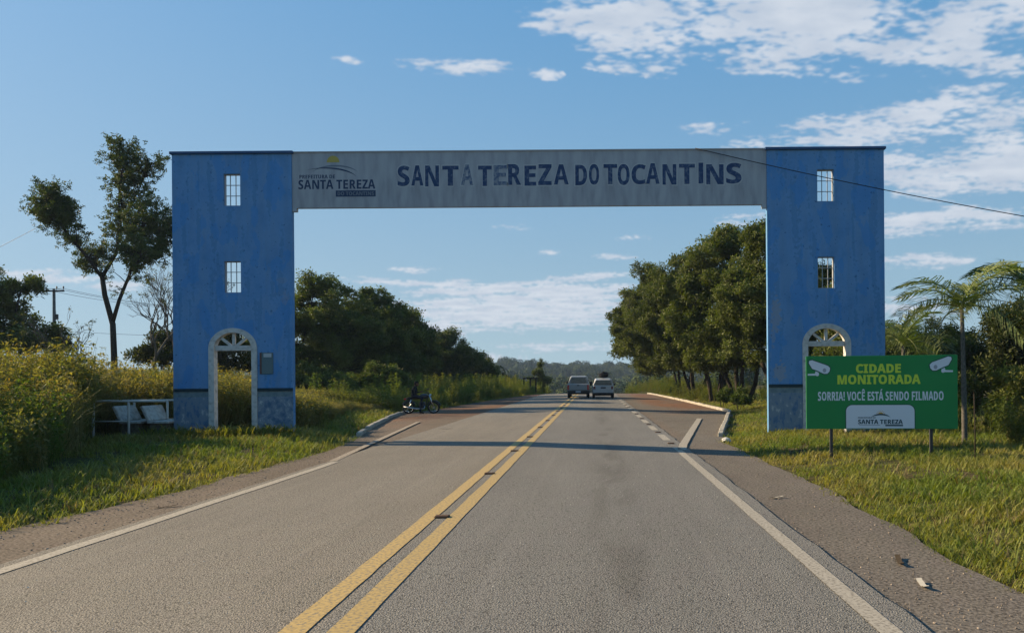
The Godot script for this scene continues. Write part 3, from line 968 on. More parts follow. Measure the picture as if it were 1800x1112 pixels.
# ------------------------------------------------------------------ rails and benches
func railing(at: Vector3, label: String, w: float, dp: float) -> void:
	# a pipe rail round three sides of a small seating corner; local x along the gate, z towards the road user
	var t := thing("railing", label, "railing", at, 0.0, "white pipe railings beside the towers")
	var posts := [Vector3(0, 0, 0), Vector3(0.98, 0, 0.0), Vector3(w * 0.27, 0, -dp), Vector3(w * 0.75, 0, -dp)]
	for p in posts:
		obj("post", smooth_tube([p + Vector3(0, -0.3, 0), p + Vector3(0, 1.05, 0)], [0.033], 8), M.rail_paint, t)
	obj("top_rail", smooth_tube([Vector3(-0.03, 1.05, 0), Vector3(w, 1.05, 0)], [0.03], 8), M.rail_paint, t)
	obj("top_rail", smooth_tube([Vector3(0.0, 1.05, -dp), Vector3(w, 1.05, -dp)], [0.03], 8), M.rail_paint, t)
	obj("side_rail", smooth_tube([Vector3(0, 1.05, -dp), Vector3(0, 1.05, 0.03)], [0.03], 8), M.rail_paint, t)
	obj("middle_rail", smooth_tube([Vector3(0, 0.5, 0), Vector3(0.98, 0.5, 0)], [0.022], 8), M.rail_paint, t)
	obj("middle_rail", smooth_tube([Vector3(0, 0.5, -dp), Vector3(w, 0.5, -dp)], [0.022], 8), M.rail_paint, t)

func bench(at: Vector3, label: String) -> void:
	# faces +x; seat slab on a block, slab back leaning away
	var t := thing("concrete_bench", label, "bench", at, 0.0, "concrete benches behind the railings")
	obj("base", box_mesh(Vector3(0.02, -0.3, -0.42), Vector3(0.50, 0.405, 0.42), 0.02), M.brown_base, t)
	obj("seat", box_mesh(Vector3(0.0, 0.406, -0.5), Vector3(0.60, 0.475, 0.5), 0.015), M.concrete, t)
	var st := st_new()
	var tr := Transform3D(Basis(Vector3(0, 0, 1), deg_to_rad(26.0)), Vector3(0.04, 0.476, 0))
	box(st, Vector3(-0.04, 0.0, -0.5), Vector3(0.035, 0.46, 0.5), 0.015, tr)
	obj("backrest", fin(st), M.concrete, t)

# ------------------------------------------------------------------ poles and wires
func utility_pole(at: Vector3, h: float, label: String, turn := 0.0) -> void:
	var t := thing("utility_pole", label, "utility pole", at, turn, "utility poles")
	var st := st_new()
	ring_loft(st, [pole_ring(0.17, 0.15, -0.5), pole_ring(0.10, 0.09, h)])
	obj("pole", fin(st), M.pole_concrete, t)
	obj("crossarm", box_mesh(Vector3(-0.95, h - 0.22, 0.1), Vector3(0.9, h - 0.10, 0.2), 0.01), M.dark_steel, t)
	for x in [-0.88, 0.32, 0.84]:
		var s2 := st_new()
		lathe(s2, [Vector2(0.02, h - 0.10), Vector2(0.02, h + 0.04), Vector2(0.06, h + 0.05), Vector2(0.045, h + 0.10), Vector2(0.06, h + 0.12), Vector2(0.04, h + 0.2), Vector2(0.01, h + 0.21)], 10, Transform3D(Basis(), Vector3(x, 0, 0.15)))
		obj("insulator", fin(s2), M.dark_steel, t)
	obj("fuse_box", box_mesh(Vector3(0.1, h - 2.35, -0.08), Vector3(0.3, h - 1.95, 0.1), 0.02), M.dark_steel, t)

func pole_ring(a: float, b: float, y: float) -> Array:
	var out := []
	for k in 12:
		var g := TAU * k / 12
		out.append(Vector3(cos(g) * a, y, -sin(g) * b))
	return out

func wire(label: String, a: Vector3, b: Vector3, sag: float, r := 0.014) -> void:
	var pts := []
	for i in 33:
		var f := i / 32.0
		pts.append(a.lerp(b, f) - Vector3(0, sag * 4.0 * f * (1.0 - f), 0))
	var o := obj("overhead_wire", smooth_tube(pts, [r], 6), M.wire)
	tag(o, label, "wire", "overhead wires")

# ------------------------------------------------------------------ plants
func leaf_tri(st: SurfaceTool, base: Vector3, dir: Vector3, up: Vector3, l: float, w: float, c: Color) -> void:
	var side := dir.cross(up).normalized() * w * 0.5
	var mid := base + dir * l * 0.5 + up * w * 0.16
	var tip := base + dir * l - up * l * 0.12
	st.set_color(c)
	tri(st, base, mid + side, tip)
	tri(st, base, tip, mid - side)

func rand_dir() -> Vector3:
	var z := rng.randf_range(-1, 1)
	var a := rng.randf() * TAU
	var r := sqrt(1.0 - z * z)
	return Vector3(r * cos(a), z, r * sin(a))

func spray_mesh(n: int, radius: float, l: float, w: float) -> ArrayMesh:
	var st := st_new()
	for i in n:
		var d := (rand_dir() + Vector3(0, 0.15, 0)).normalized()
		var p := rand_dir() * radius * rng.randf_range(0.1, 0.9)
		var up := (Vector3.UP + rand_dir() * 0.7).normalized()
		if absf(up.dot(d)) > 0.95: up = Vector3.RIGHT
		var v := rng.randf_range(0.8, 1.2)
		leaf_tri(st, p, d, up, l * rng.randf_range(0.7, 1.2), w * rng.randf_range(0.8, 1.2), Color(v, v, v))
	st.generate_normals()
	st.index()
	return st.commit()

func scatter(called: String, mesh: Mesh, m: Material, xf: Array, cols: Array, parent: Node) -> MultiMeshInstance3D:
	var mm := MultiMesh.new()
	mm.transform_format = MultiMesh.TRANSFORM_3D
	mm.use_colors = true
	mm.mesh = mesh
	mm.instance_count = xf.size()
	for i in xf.size():
		mm.set_instance_transform(i, xf[i])
		mm.set_instance_color(i, cols[i])
	var o := MultiMeshInstance3D.new()
	o.name = numbered(called) if parent == self else called
	o.multimesh = mm
	o.material_override = m
	parent.add_child(o, true)
	return o

var sprays := []
var spray_parts := []
# one real mesh out of many placed sprays; all share the same leaf pattern
func crown(parent: Node3D, kind: int, xf: Array, cols: Array) -> void:
	if spray_parts.is_empty():
		for s in sprays:
			var ar: Array = s.surface_get_arrays(0)
			spray_parts.append([ar[Mesh.ARRAY_VERTEX], ar[Mesh.ARRAY_NORMAL], ar[Mesh.ARRAY_COLOR], ar[Mesh.ARRAY_INDEX]])
	var src: Array = spray_parts[kind]
	var tints := []
	for k in 8:
		var pc := PackedColorArray()
		var base: Color = cols[k * (cols.size() - 1) / 7] if cols.size() > 8 else cols[0]
		for c in src[2]: pc.append(Color(c.r * base.r, c.g * base.g, c.b * base.b))
		tints.append([base, pc])
	var vs := PackedVector3Array()
	var ns := PackedVector3Array()
	var cs := PackedColorArray()
	var ix := PackedInt32Array()
	for i in xf.size():
		var t: Transform3D = xf[i]
		var off := vs.size()
		vs.append_array(t * (src[0] as PackedVector3Array))
		ns.append_array(Transform3D(t.basis.orthonormalized(), Vector3.ZERO) * (src[1] as PackedVector3Array))
		var best := 0
		var gap := 9.0
		for k in 8:
			var g := absf(tints[k][0].g - cols[i].g)
			if g < gap:
				gap = g
				best = k
		cs.append_array(tints[best][1])
		for k in src[3]: ix.append(off + k)
	var arr := []
	arr.resize(Mesh.ARRAY_MAX)
	arr[Mesh.ARRAY_VERTEX] = vs
	arr[Mesh.ARRAY_NORMAL] = ns
	arr[Mesh.ARRAY_COLOR] = cs
	arr[Mesh.ARRAY_INDEX] = ix
	var m := ArrayMesh.new()
	m.add_surface_from_arrays(Mesh.PRIMITIVE_TRIANGLES, arr)
	obj("crown", m, M.leaf, parent)

func branch_pts(a: Vector3, b: Vector3, wob: float, n := 6) -> Array:
	var out := []
	var bow := rand_dir() * wob
	for i in n + 1:
		var f := float(i) / n
		out.append(a.lerp(b, f) + bow * sin(PI * f) + (rand_dir() * wob * 0.25 if i > 0 and i < n else Vector3.ZERO) + Vector3(0, 0.0, 0))
	return out

func taper(n: int, r0: float, r1: float) -> Array:
	var out := []
	for i in n: out.append(lerpf(r0, r1, float(i) / (n - 1)))
	return out

# lobes: [centre relative to base, radii]; the crown is made of leaf sprays gathered in clumps
func tree(called: String, label: String, category: String, group: String, at: Vector3, stems: int, stem_h: float, stem_r: float, lobes: Array, clumps: int, per: int, clump_r: float, size: float, dark: Color, light: Color, sd: int, bark := "bark") -> Node3D:
	rng.seed = sd
	var t := thing(called, label, category, at, 0.0, group)
	var st := SurfaceTool.new()
	st.begin(Mesh.PRIMITIVE_TRIANGLES)
	st.set_smooth_group(0)
	var forks := []
	for s in stems:
		var a := TAU * s / stems + rng.randf_range(-0.4, 0.4)
		var off := Vector3(cos(a), 0, sin(a)) * (0.0 if stems == 1 else stem_r * 1.6)
		var lean := Vector3(cos(a), 0, sin(a)) * stem_h * (0.06 if stems == 1 else 0.32)
		var top := off + lean + Vector3(0, stem_h * rng.randf_range(0.85, 1.1), 0)
		tube(st, branch_pts(off - Vector3(0, 0.3, 0), top, stem_h * 0.05), taper(7, stem_r * (1.0 if stems == 1 else rng.randf_range(0.6, 0.9)), stem_r * 0.5), 8)
		forks.append(top)
	for lb in lobes:
		var c: Vector3 = lb[0]
		var near: Vector3 = forks[0]
		for f in forks:
			if f.distance_to(c) < near.distance_to(c): near = f
		tube(st, branch_pts(near, c, 0.25), taper(7, stem_r * 0.45, stem_r * 0.14), 6)
	var xf := []
	var cols := []
	var weights := []
	var total := 0.0
	for lb in lobes:
		var r: Vector3 = lb[1]
		total += pow(r.x * r.y * r.z, 0.66)
		weights.append(total)
	for k in clumps:
		var pick := rng.randf() * total
		var li := 0
		while weights[li] < pick: li += 1
		var lb: Array = lobes[li]
		var r: Vector3 = lb[1]
		var d := rand_dir()
		if d.y < -0.3: d.y *= 0.6
		var c: Vector3 = lb[0] + d * r * (pow(rng.randf(), 0.35) * rng.randf_range(0.85, 1.12))
		if rng.randf() < 0.35:
			var inner: Vector3 = lb[0]
			tube(st, branch_pts(inner.lerp(c, 0.1), c, 0.15, 4), taper(5, stem_r * 0.12, 0.012), 4)
		var tint := rng.randf()
		var cr := clump_r * rng.randf_range(0.55, 1.3)
		for j in int(per * rng.randf_range(0.6, 1.4)):
			var p: Vector3 = c + rand_dir() * cr * Vector3(1.0, 0.75, 1.0) * pow(rng.randf(), 0.5)
			if p.y < 0.15: continue
			var b := Basis.from_euler(Vector3(rng.randf_range(-0.5, 0.5), rng.randf() * TAU, rng.randf_range(-0.5, 0.5))).scaled(Vector3.ONE * size * rng.randf_range(0.7, 1.25))
			xf.append(Transform3D(b, p))
			cols.append(dark.lerp(light, clampf(tint * 0.7 + rng.randf() * 0.3, 0, 1)))
	st.generate_normals()
	obj("trunk", st.commit(), M[bark], t)
	crown(t, sd % 3, xf, cols)
	return t

func bare_branches(st: SurfaceTool, a: Vector3, dir: Vector3, l: float, r: float, depth: int, ends: Array) -> void:
	var b := a + dir * l
	tube(st, branch_pts(a, b, l * 0.08, 4), taper(5, r, r * 0.65), 6 if depth > 1 else 4)
	if depth == 0:
		ends.append(b)
		return
	for k in 2 + int(rng.randf() < 0.4):
		var nd := (dir + rand_dir() * 0.65 + Vector3(0, 0.18, 0)).normalized()
		bare_branches(st, a.lerp(b, rng.randf_range(0.6, 1.0)), nd, l * rng.randf_range(0.6, 0.85), r * 0.6, depth - 1, ends)

func bare_tree(at: Vector3, h: float, depth: int, sd: int, label: String, group: String, tilt := Vector3.ZERO) -> void:
	rng.seed = sd
	var t := thing("bare_tree", label, "tree", at, 0.0, group)
	var st := SurfaceTool.new()
	st.begin(Mesh.PRIMITIVE_TRIANGLES)
	st.set_smooth_group(0)
	var ends := []
	bare_branches(st, Vector3(0, -0.2, 0), (Vector3.UP + tilt).normalized(), h * 0.36, h * 0.016, depth, ends)
	st.generate_normals()
	obj("trunk", st.commit(), M.pale_bark, t)
	var xf := []
	var cols := []
	for e in ends:
		if rng.randf() < 0.12:
			xf.append(Transform3D(Basis.from_euler(rand_dir() * 2.0).scaled(Vector3.ONE * 0.7), e))
			cols.append(Color(0.10, 0.10, 0.03))
	if xf: crown(t, 1, xf, cols)

# the slender forked tree left of the gate: limbs as lists of points (x, y, z) from its base
func slender_tree() -> void:
	rng.seed = 77
	var t := thing("slender_tree", "slender forked tree with open leafy crown rising above the tall scrub", "tree", Vector3(-31.0, 0.2, -50.0))
	var S := 1.79
	var limbs := [
		[[0, -0.3, 0], [0.0, 1.6, 0.0], [-0.05, 2.8, 0.05], [-0.25, 3.9, 0.1], [-0.35, 4.7, 0.1], 0.17, 0.11],
		[[-0.3, 4.4, 0.1], [-0.7, 5.2, 0.5], [-1.1, 5.9, 0.8], [-1.4, 6.7, 1.0], [-1.5, 7.3, 1.1], 0.09, 0.035],
		[[-0.35, 4.6, 0.1], [-0.1, 5.4, -0.2], [0.0, 6.2, -0.3], [0.05, 7.3, -0.3], [0.0, 8.6, -0.2], 0.10, 0.03],
		[[-0.05, 2.9, 0.05], [0.4, 3.7, 0.3], [0.8, 4.6, 0.4], [1.1, 5.6, 0.5], [1.45, 6.8, 0.4], 0.11, 0.035],
		[[0.05, 6.6, -0.3], [0.4, 7.3, -0.5], [0.75, 8.1, -0.5], [1.0, 8.8, -0.6], 0.05, 0.015],
		[[0.0, 6.9, -0.3], [0.3, 7.8, 0.1], [0.5, 8.6, 0.3], [0.55, 9.1, 0.3], 0.05, 0.015],
		[[0.8, 4.7, 0.4], [1.3, 5.3, -0.2], [1.8, 6.0, -0.5], [2.0, 6.6, -0.6], 0.06, 0.02],
		[[-0.3, 4.4, 0.1], [-0.8, 4.8, -0.3], [-1.3, 5.2, -0.6], [-1.5, 5.5, -0.7], 0.04, 0.012],
		[[0.6, 4.2, 0.35], [1.2, 4.6, 0.9], [1.7, 5.2, 1.2], 0.04, 0.014],
		[[-1.1, 5.9, 0.8], [-1.6, 6.5, 0.6], [-2.0, 6.9, 0.6], 0.04, 0.014]]
	var st := SurfaceTool.new()
	st.begin(Mesh.PRIMITIVE_TRIANGLES)
	st.set_smooth_group(0)
	var xf := []
	var cols := []
	for li in limbs.size():
		var l: Array = limbs[li]
		var pts := []
		for i in l.size() - 2: pts.append(Vector3(l[i][0], l[i][1], l[i][2]) * S + (rand_dir() * 0.09 if i > 0 else Vector3.ZERO))
		tube(st, pts, taper(pts.size(), l[-2] * S * 0.68, l[-1] * S * 0.7), 8)
		if li == 0: continue
		# twigs and leaf clumps along the outer half
		for k in 70:
			var f := rng.randf_range(0.35, 1.0) * (pts.size() - 1)
			var i := mini(int(f), pts.size() - 2)
			var p: Vector3 = pts[i].lerp(pts[i + 1], f - i)
			if p.y < 8.8 and rng.randf() < 0.75: continue
			var q: Vector3 = p + rand_dir() * rng.randf_range(0.4, 1.3) + Vector3(0, 0.35, 0)
			tube(st, branch_pts(p, q, 0.06, 3), taper(4, 0.028, 0.010), 4)
			var dens := 10 if li in [1, 3, 6, 8, 9] else 6
			for j in dens:
				var c := q + rand_dir() * 0.5 * rng.randf()
				xf.append(Transform3D(Basis.from_euler(rand_dir() * 2.0).scaled(Vector3.ONE * rng.randf_range(0.5, 0.95)), c))
				cols.append(Color(0.05, 0.07, 0.018).lerp(Color(0.13, 0.15, 0.035), rng.randf()))
	# denser heads
	for h in [[Vector3(-1.75, 7.0, 0.8), Vector3(0.85, 0.65, 0.8), 260], [Vector3(1.35, 6.5, 0.1), Vector3(0.85, 1.0, 0.9), 420], [Vector3(0.3, 6.4, -0.2), Vector3(0.7, 0.6, 0.7), 150], [Vector3(1.7, 5.4, 0.4), Vector3(0.5, 0.4, 0.6), 90], [Vector3(-1.35, 5.2, -0.6), Vector3(0.35, 0.3, 0.4), 45], [Vector3(0.9, 7.5, -0.3), Vector3(0.5, 0.6, 0.5), 90]]:
		for k in int(h[2] * 0.95):
			var d: Vector3 = rand_dir() * h[1] * pow(rng.randf(), 0.5) * (1.0 + 0.45 * noise.get_noise_2d(k * 0.9, h[2]))
			xf.append(Transform3D(Basis.from_euler(rand_dir() * 2.0).scaled(Vector3.ONE * rng.randf_range(0.5, 1.0)), h[0] * S + d * S))
			cols.append(Color(0.05, 0.07, 0.018).lerp(Color(0.14, 0.155, 0.035), rng.randf()))
	st.generate_normals()
	obj("trunk", st.commit(), M.bark, t)
	crown(t, 0, xf, cols)

func frond_mesh(l: float, droop: float, sd: int) -> ArrayMesh:
	rng.seed = sd
	var st := st_new()
	var pts := []
	var dir := Vector3(1, 0, 0)
	var p := Vector3.ZERO
	var n := 16
	for i in n + 1:
		pts.append(p)
		p += dir * l / n
		dir = (dir + Vector3(0, -droop / n * (0.5 + 1.6 * float(i) / n), 0)).normalized()
	st.set_color(Color(0.16, 0.17, 0.06))
	tube(st, pts, taper(pts.size(), 0.022, 0.004), 4)
	for i in range(3, n * 3):
		var f := i / 3.0
		var k := mini(int(f), n - 1)
		var b: Vector3 = pts[k].lerp(pts[k + 1], f - k)
		var tang: Vector3 = (pts[k + 1] - pts[k]).normalized()
		var s := float(i) / (n * 3)
		var ll := l * 0.24 * (0.35 + 1.2 * sin(PI * clampf(s * 0.85 + 0.12, 0, 1))) * rng.randf_range(0.75, 1.1)
		for side in [-1.0, 1.0]:
			var d: Vector3 = (tang * rng.randf_range(0.35, 0.7) + Vector3(0, 0, side) * 0.9 + Vector3(0, rng.randf_range(-0.25, 0.6), 0)).normalized()
			var wv := Vector3(0, 1, 0).cross(d).normalized() * 0.010
			var m1: Vector3 = b + d * ll * 0.55
			var tip: Vector3 = b + d * ll * 0.9 + Vector3(0, -ll * 0.35, 0)
			var v := rng.randf_range(0.75, 1.2)
			st.set_color(Color(0.145, 0.18, 0.065) * v)
			tri(st, b - wv, m1 + wv, b + wv)
			tri(st, b - wv, m1 - wv, m1 + wv)
			tri(st, m1 - wv, tip, m1 + wv)
	return fin(st)

func palm(at: Vector3, h: float, r: float, size: float, count: int, sd: int, label: String, fronds: Array, lean := Vector3.ZERO) -> void:
	rng.seed = sd
	var t := thing("palm_tree", label, "palm tree", at, rng.randf() * 0.3, "palms beside the sign")
	var pts := []
	var rad := []
	for i in 13:
		var f := i / 12.0
		pts.append(Vector3(0, -0.3 + f * (h + 0.3), 0) + lean * f * f)
		rad.append(r * (1.15 - 0.45 * f) * (1.0 + (0.06 if i % 2 else 0.0)))
	obj("trunk", smooth_tube(pts, rad, 10), M.pale_bark, t)
	var top := pts[-1] as Vector3
	for k in count:
		var f := float(k) / count
		var o := obj("frond", fronds[k % fronds.size()], M.leaf, t, top + Vector3(0, 0.05 * rng.randf(), 0))
		var pitch := lerpf(1.4, 0.05, pow(f, 0.8)) + rng.randf_range(-0.15, 0.15)
		o.basis = Basis(Vector3.UP, k * 2.399 + rng.randf_range(-0.25, 0.25)) * Basis(Vector3(0, 0, 1), pitch) * Basis(Vector3(1, 0, 0), rng.randf_range(-0.5, 0.5))
		o.scale = Vector3.ONE * size * rng.randf_range(0.85, 1.1)

func blade(st: SurfaceTool, base: Vector3, dir: Vector3, h: float, w: float, bend: float, c: Color, seg := 3) -> void:
	var side := dir.cross(Vector3.UP)
	if side.length() < 0.05: side = Vector3.RIGHT
	side = side.normalized() * w * 0.5
	var p := base
	var d := Vector3.UP.lerp(dir, 0.25).normalized()
	for i in seg:
		var q := p + d * h / seg
		var f0 := 1.0 - float(i) / seg * 0.7
		var f1 := 0.0 if i == seg - 1 else 1.0 - float(i + 1) / seg * 0.7
		st.set_color(c)
		tri(st, p - side * f0, q + side * f1, p + side * f0)
		if f1 > 0.0: tri(st, p - side * f0, q - side * f1, q + side * f1)
		p = q
		d = (d + (dir * 0.9 + Vector3(0, -0.5, 0)) * bend / seg * (1.0 + i)).normalized()

func tuft_mesh(n: int, h: float, spread: float, w: float, seg := 2, sd := 1) -> ArrayMesh:
	rng.seed = sd
	var st := st_new()
	for i in n:
		var a := rng.randf() * TAU
		var dir := Vector3(cos(a), 0, sin(a))
		var v := rng.randf_range(0.5, 1.35)
		blade(st, Vector3(cos(a * 3.1), 0, sin(a * 1.7)) * spread * rng.randf(), dir, h * rng.randf_range(0.5, 1.15), w * rng.randf_range(0.7, 1.2), rng.randf_range(0.4, 2.2), Color(v, v * rng.randf_range(0.95, 1.0), v * rng.randf_range(0.8, 1.0)), seg)
	return fin(st)

# a tall weedy clump: thin stalks with small leaves, arching blades and dry heads
func weed_mesh(h: float, sd: int, blades: int, stalks: int, leaves: int) -> ArrayMesh:
	rng.seed = sd
	var st := st_new()
	for i in blades:
		var a := rng.randf() * TAU
		var v := rng.randf_range(0.6, 1.2)
		var y := rng.randf() * 0.35 * h
		blade(st, Vector3(rng.randf_range(-0.22, 0.22), y, rng.randf_range(-0.22, 0.22)), Vector3(cos(a), 0, sin(a)), h * rng.randf_range(0.4, 0.8), 0.022, rng.randf_range(0.4, 1.5), Color(v, v, v * 0.9), 4)
	for i in stalks:
		var a := rng.randf() * TAU
		var b := Vector3(rng.randf_range(-0.2, 0.2), 0, rng.randf_range(-0.2, 0.2))
		var tip := b + Vector3(cos(a), 0, sin(a)) * h * rng.randf_range(0.05, 0.22) + Vector3(0, h * rng.randf_range(0.75, 1.1), 0)
		st.set_color(Color(1.25, 1.05, 0.8))
		tube(st, [b, b.lerp(tip, 0.5), tip], [0.007, 0.005, 0.002], 3, false)
		for k in leaves:
			var f := rng.randf_range(0.25, 1.0)
			var v := rng.randf_range(0.65, 1.3)
			var dry := rng.randf() < 0.22
			leaf_tri(st, b.lerp(tip, f) + rand_dir() * 0.05, (rand_dir() + Vector3(0, 0.1, 0)).normalized(), (Vector3.UP + rand_dir() * 0.4).normalized(), rng.randf_range(0.07, 0.16), rng.randf_range(0.03, 0.06), Color(v * 1.3, v, v * 0.7) if dry else Color(v, v, v))
	return fin(st)

func in_short_grass(x: float, d: float) -> bool:
	var l := lerp_table(LEFT_EDGE, d)
	var r := lerp_table(RIGHT_EDGE, d)
	return x < l or x > r

func make_grass() -> void:
	# mown verge turf, thicker near the viewer
	var meshes := [tuft_mesh(12, 0.085, 0.11, 0.014, 2, 101), tuft_mesh(11, 0.13, 0.12, 0.015, 3, 102), tuft_mesh(13, 0.25, 0.12, 0.014, 3, 103)]
	rng.seed = 500
	var sets := [[[], []], [[], []], [[], []]]
	var areas := [   # x0, x1, d0, d1, per square metre, tall share, near, side
		[2.9, 8.5, 3.5, 12.0, 150.0, 0.10], [2.9, 12.0, 12.0, 24.0, 85.0, 0.12], [8.5, 14.0, 5.0, 12.0, 70.0, 0.3], [4.0, 20.0, 24.0, 48.0, 22.0, 0.05], [6.0, 22.0, 48.0, 90.0, 7.0, 0.2],
		[-9.5, -6.0, 6.0, 16.0, 120.0, 0.2], [-13.5, -6.0, 16.0, 25.0, 80.0, 0.30], [-14.0, -7.2, 25.0, 44.0, 36.0, 0.45], [-13.0, -5.6, 44.0, 95.0, 12.0, 0.6], [12.0, 22.0, 12.0, 24.0, 22.0, 0.3]]
	for ar in areas:
		var n := int((ar[1] - ar[0]) * (ar[3] - ar[2]) * ar[4])
		for i in n:
			var x := rng.randf_range(ar[0], ar[1])
			var d := rng.randf_range(ar[2], ar[3])
			var l := lerp_table(LEFT_EDGE, d)
			var r := lerp_table(RIGHT_EDGE, d)
			var e := maxf(l - x, x - r)
			var ragged := 0.12 * noise.get_noise_2d(x * 20.0, d * 20.0)
			if e < ragged: continue
			var patch := noise.get_noise_2d(x * 9.0, d * 9.0)
			if patch < -0.26 and rng.randf() < 0.75: continue
			if x > 12.0 and patch > 0.0 and rng.randf() < 0.7: continue
			if absf(d - GATE_D - 0.08) < 0.2 and ((x > -11.9 and x < -8.4) or (x > 4.8 and x < 8.2)): continue
			var k := 0
			var q := rng.randf()
			if q < ar[5] + 0.25 * patch: k = 2
			elif q < 0.55: k = 1
			var s := rng.randf_range(0.7, 1.3) * (1.0 + 0.012 * maxf(0.0, d - 14.0))
			if e < 0.3: s *= 0.75
			var hgt := s
			var b := Basis(Vector3.UP, rng.randf() * TAU).scaled(Vector3(s, hgt, s))
			sets[k][0].append(Transform3D(b, Vector3(x, ground_y(x, d) - 0.01, -d)))
			var dry := clampf(0.35 + 1.0 * noise.get_noise_2d(x * 4.0 + 20.0, d * 4.0) + rng.randf_range(-0.2, 0.2), 0.0, 1.0)
			var c := Color(0.195, 0.26, 0.055).lerp(Color(0.37, 0.33, 0.115), dry)
			if rng.randf() < 0.07: c = Color(0.26, 0.21, 0.11)
			sets[k][1].append(c)
	# longer tufts against the feet of the towers
	for i in 420:
		var left := rng.randf() < 0.6
		var x := rng.randf_range(-12.2, -8.2) if left else rng.randf_range(4.7, 8.4)
		var d := GATE_D - rng.randf_range(0.06, 0.7)
		var s := rng.randf_range(0.9, 2.5) if left else rng.randf_range(0.6, 1.2)
		sets[2][0].append(Transform3D(Basis(Vector3.UP, rng.randf() * TAU).scaled(Vector3(s, s, s)), Vector3(x, ground_y(x, d) - 0.01, -d)))
		sets[2][1].append(Color(0.17, 0.225, 0.045).lerp(Color(0.33, 0.29, 0.095), rng.randf()))
	for k in 3:
		var o := scatter("grass", meshes[k], M.grass_blade, sets[k][0], sets[k][1], self)
		tag(o, ["short verge grass along both road edges", "ankle high verge grass on both sides of the road", "longer grass tufts on the verges and under the gateway"][k], "grass", "", "stuff")

func make_scrub() -> void:
	var meshes := [weed_mesh(2.2, 201, 26, 5, 34), weed_mesh(1.9, 202, 14, 8, 42), weed_mesh(2.4, 203, 34, 3, 24), weed_mesh(1.2, 204, 16, 9, 30)]
	rng.seed = 600
	var sets := [[[], []], [[], []], [[], []], [[], []]]
	var add := func(x: float, d: float, k: int, s: float, c: Color) -> void:
		var b := Basis(Vector3.UP, rng.randf() * TAU) * Basis(Vector3.RIGHT, rng.randf_range(-0.12, 0.12))
		b = b.scaled(Vector3(s * 1.15, s, s * 1.15))
		sets[k][0].append(Transform3D(b, Vector3(x, ground_y(x, d) - 0.03, -d)))
		sets[k][1].append(c)
	var front := [[6.0, -7.4], [10.0, -8.3], [13.0, -9.4], [16.0, -10.9], [19.0, -12.6], [21.0, -14.2], [22.4, -14.3], [23.6, -8.9], [30.0, -10.2], [36.0, -11.6], [44.0, -10.5]]
	for i in 6500:
		var d := pow(rng.randf(), 0.75) * 42.0 + 6.0
		var edge := lerp_table(front, d)
		var x := edge - pow(rng.randf(), 1.35) * (15.0 if d < 23.0 else 18.0) - 0.5 * absf(noise.get_noise_2d(d * 14.0, 5.0))
		var in_from := edge - x
		if d > 22.6 and d < 24.2 and x > -8.9: continue
		if d > 23.0 and x < -30.0: continue
		var s := rng.randf_range(0.78, 1.1) * 1.0 * (1.0 + 0.22 * noise.get_noise_2d(x * 3.0, d * 3.0))
		var room := 0.22 + 0.36 * (-7.6 - x) if d < 23.0 else 0.55 + 0.42 * (lerp_table(LEFT_EDGE, d) - 0.8 - x)
		s *= clampf(room / 2.2, 0.18, 1.06)
		if d > 23.5: s *= lerpf(0.95, 0.45 if x > -20.0 else 0.8, smoothstep(23.5, 36.0, d + 5.0 * noise.get_noise_2d(x * 6.0, d * 6.0)))
		var dry := clampf(0.5 + 0.9 * noise.get_noise_2d(x * 5.0, d * 5.0 + 30.0) + rng.randf_range(-0.25, 0.25), 0.0, 1.0)
		var c := Color(0.175, 0.195, 0.065).lerp(Color(0.33, 0.285, 0.135), dry)
		if d > 9.0 and d < 17.0 and in_from < 1.5 and rng.randf() < 0.25: c = Color(0.13, 0.20, 0.045)
		add.call(x, d, rng.randi() % 3, s, c) if s > 0.55 else add.call(x, d, 3, s * 1.75, c)
	# weeds and young bushes at the foot of the far trees and along the far verges
	for i in 900:
		var d := rng.randf_range(40.0, 96.0)
		var l := lerp_table(LEFT_EDGE, d)
		var x := l - 0.5 - pow(rng.randf(), 1.6) * 7.0
		add.call(x, d, 3 if rng.randf() < 0.7 else 1, rng.randf_range(0.55, 1.05) * (0.75 if x > l - 1.5 else 1.0), Color(0.14, 0.205, 0.045).lerp(Color(0.25, 0.25, 0.08), rng.randf()))
	for i in 320:
		var d := rng.randf_range(52.0, 112.0)
		var x := lerp_table(RIGHT_EDGE, d) + 0.4 + pow(rng.randf(), 1.4) * 7.0
		add.call(x, d, 3 if rng.randf() < 0.7 else 1, rng.randf_range(0.5, 0.95), Color(0.12, 0.165, 0.03).lerp(Color(0.19, 0.19, 0.05), rng.randf()))
	for i in 130:
		var d := rng.randf_range(95.0, 112.0)
		var x := -6.0 - rng.randf() * 9.0
		add.call(x, d, 3, rng.randf_range(0.6, 1.2), Color(0.13, 0.165, 0.035))
	# right side: beyond the sign
	for i in 420:
		var d := rng.randf_range(12.0, 26.0)
		var x := rng.randf_range(8.9, 21.0)
		if x < 8.4 + (d - 12.0) * 0.16: continue
		if noise.get_noise_2d(x * 6.0, d * 6.0) < 0.02: continue
		add.call(x, d, 3, rng.randf_range(0.45, 0.9), Color(0.085, 0.135, 0.03).lerp(Color(0.17, 0.16, 0.05), rng.randf()))
	for k in 4:
		var o := scatter("scrub", meshes[k], M.grass_blade, sets[k][0], sets[k][1], self)
		tag(o, ["tall yellowish leafy scrub filling the roadside field", "tall stalky weeds mixed through the roadside field", "tall arching dry grass in the roadside field", "knee to waist high weeds edging the field and verges"][k], "scrub", "", "stuff")

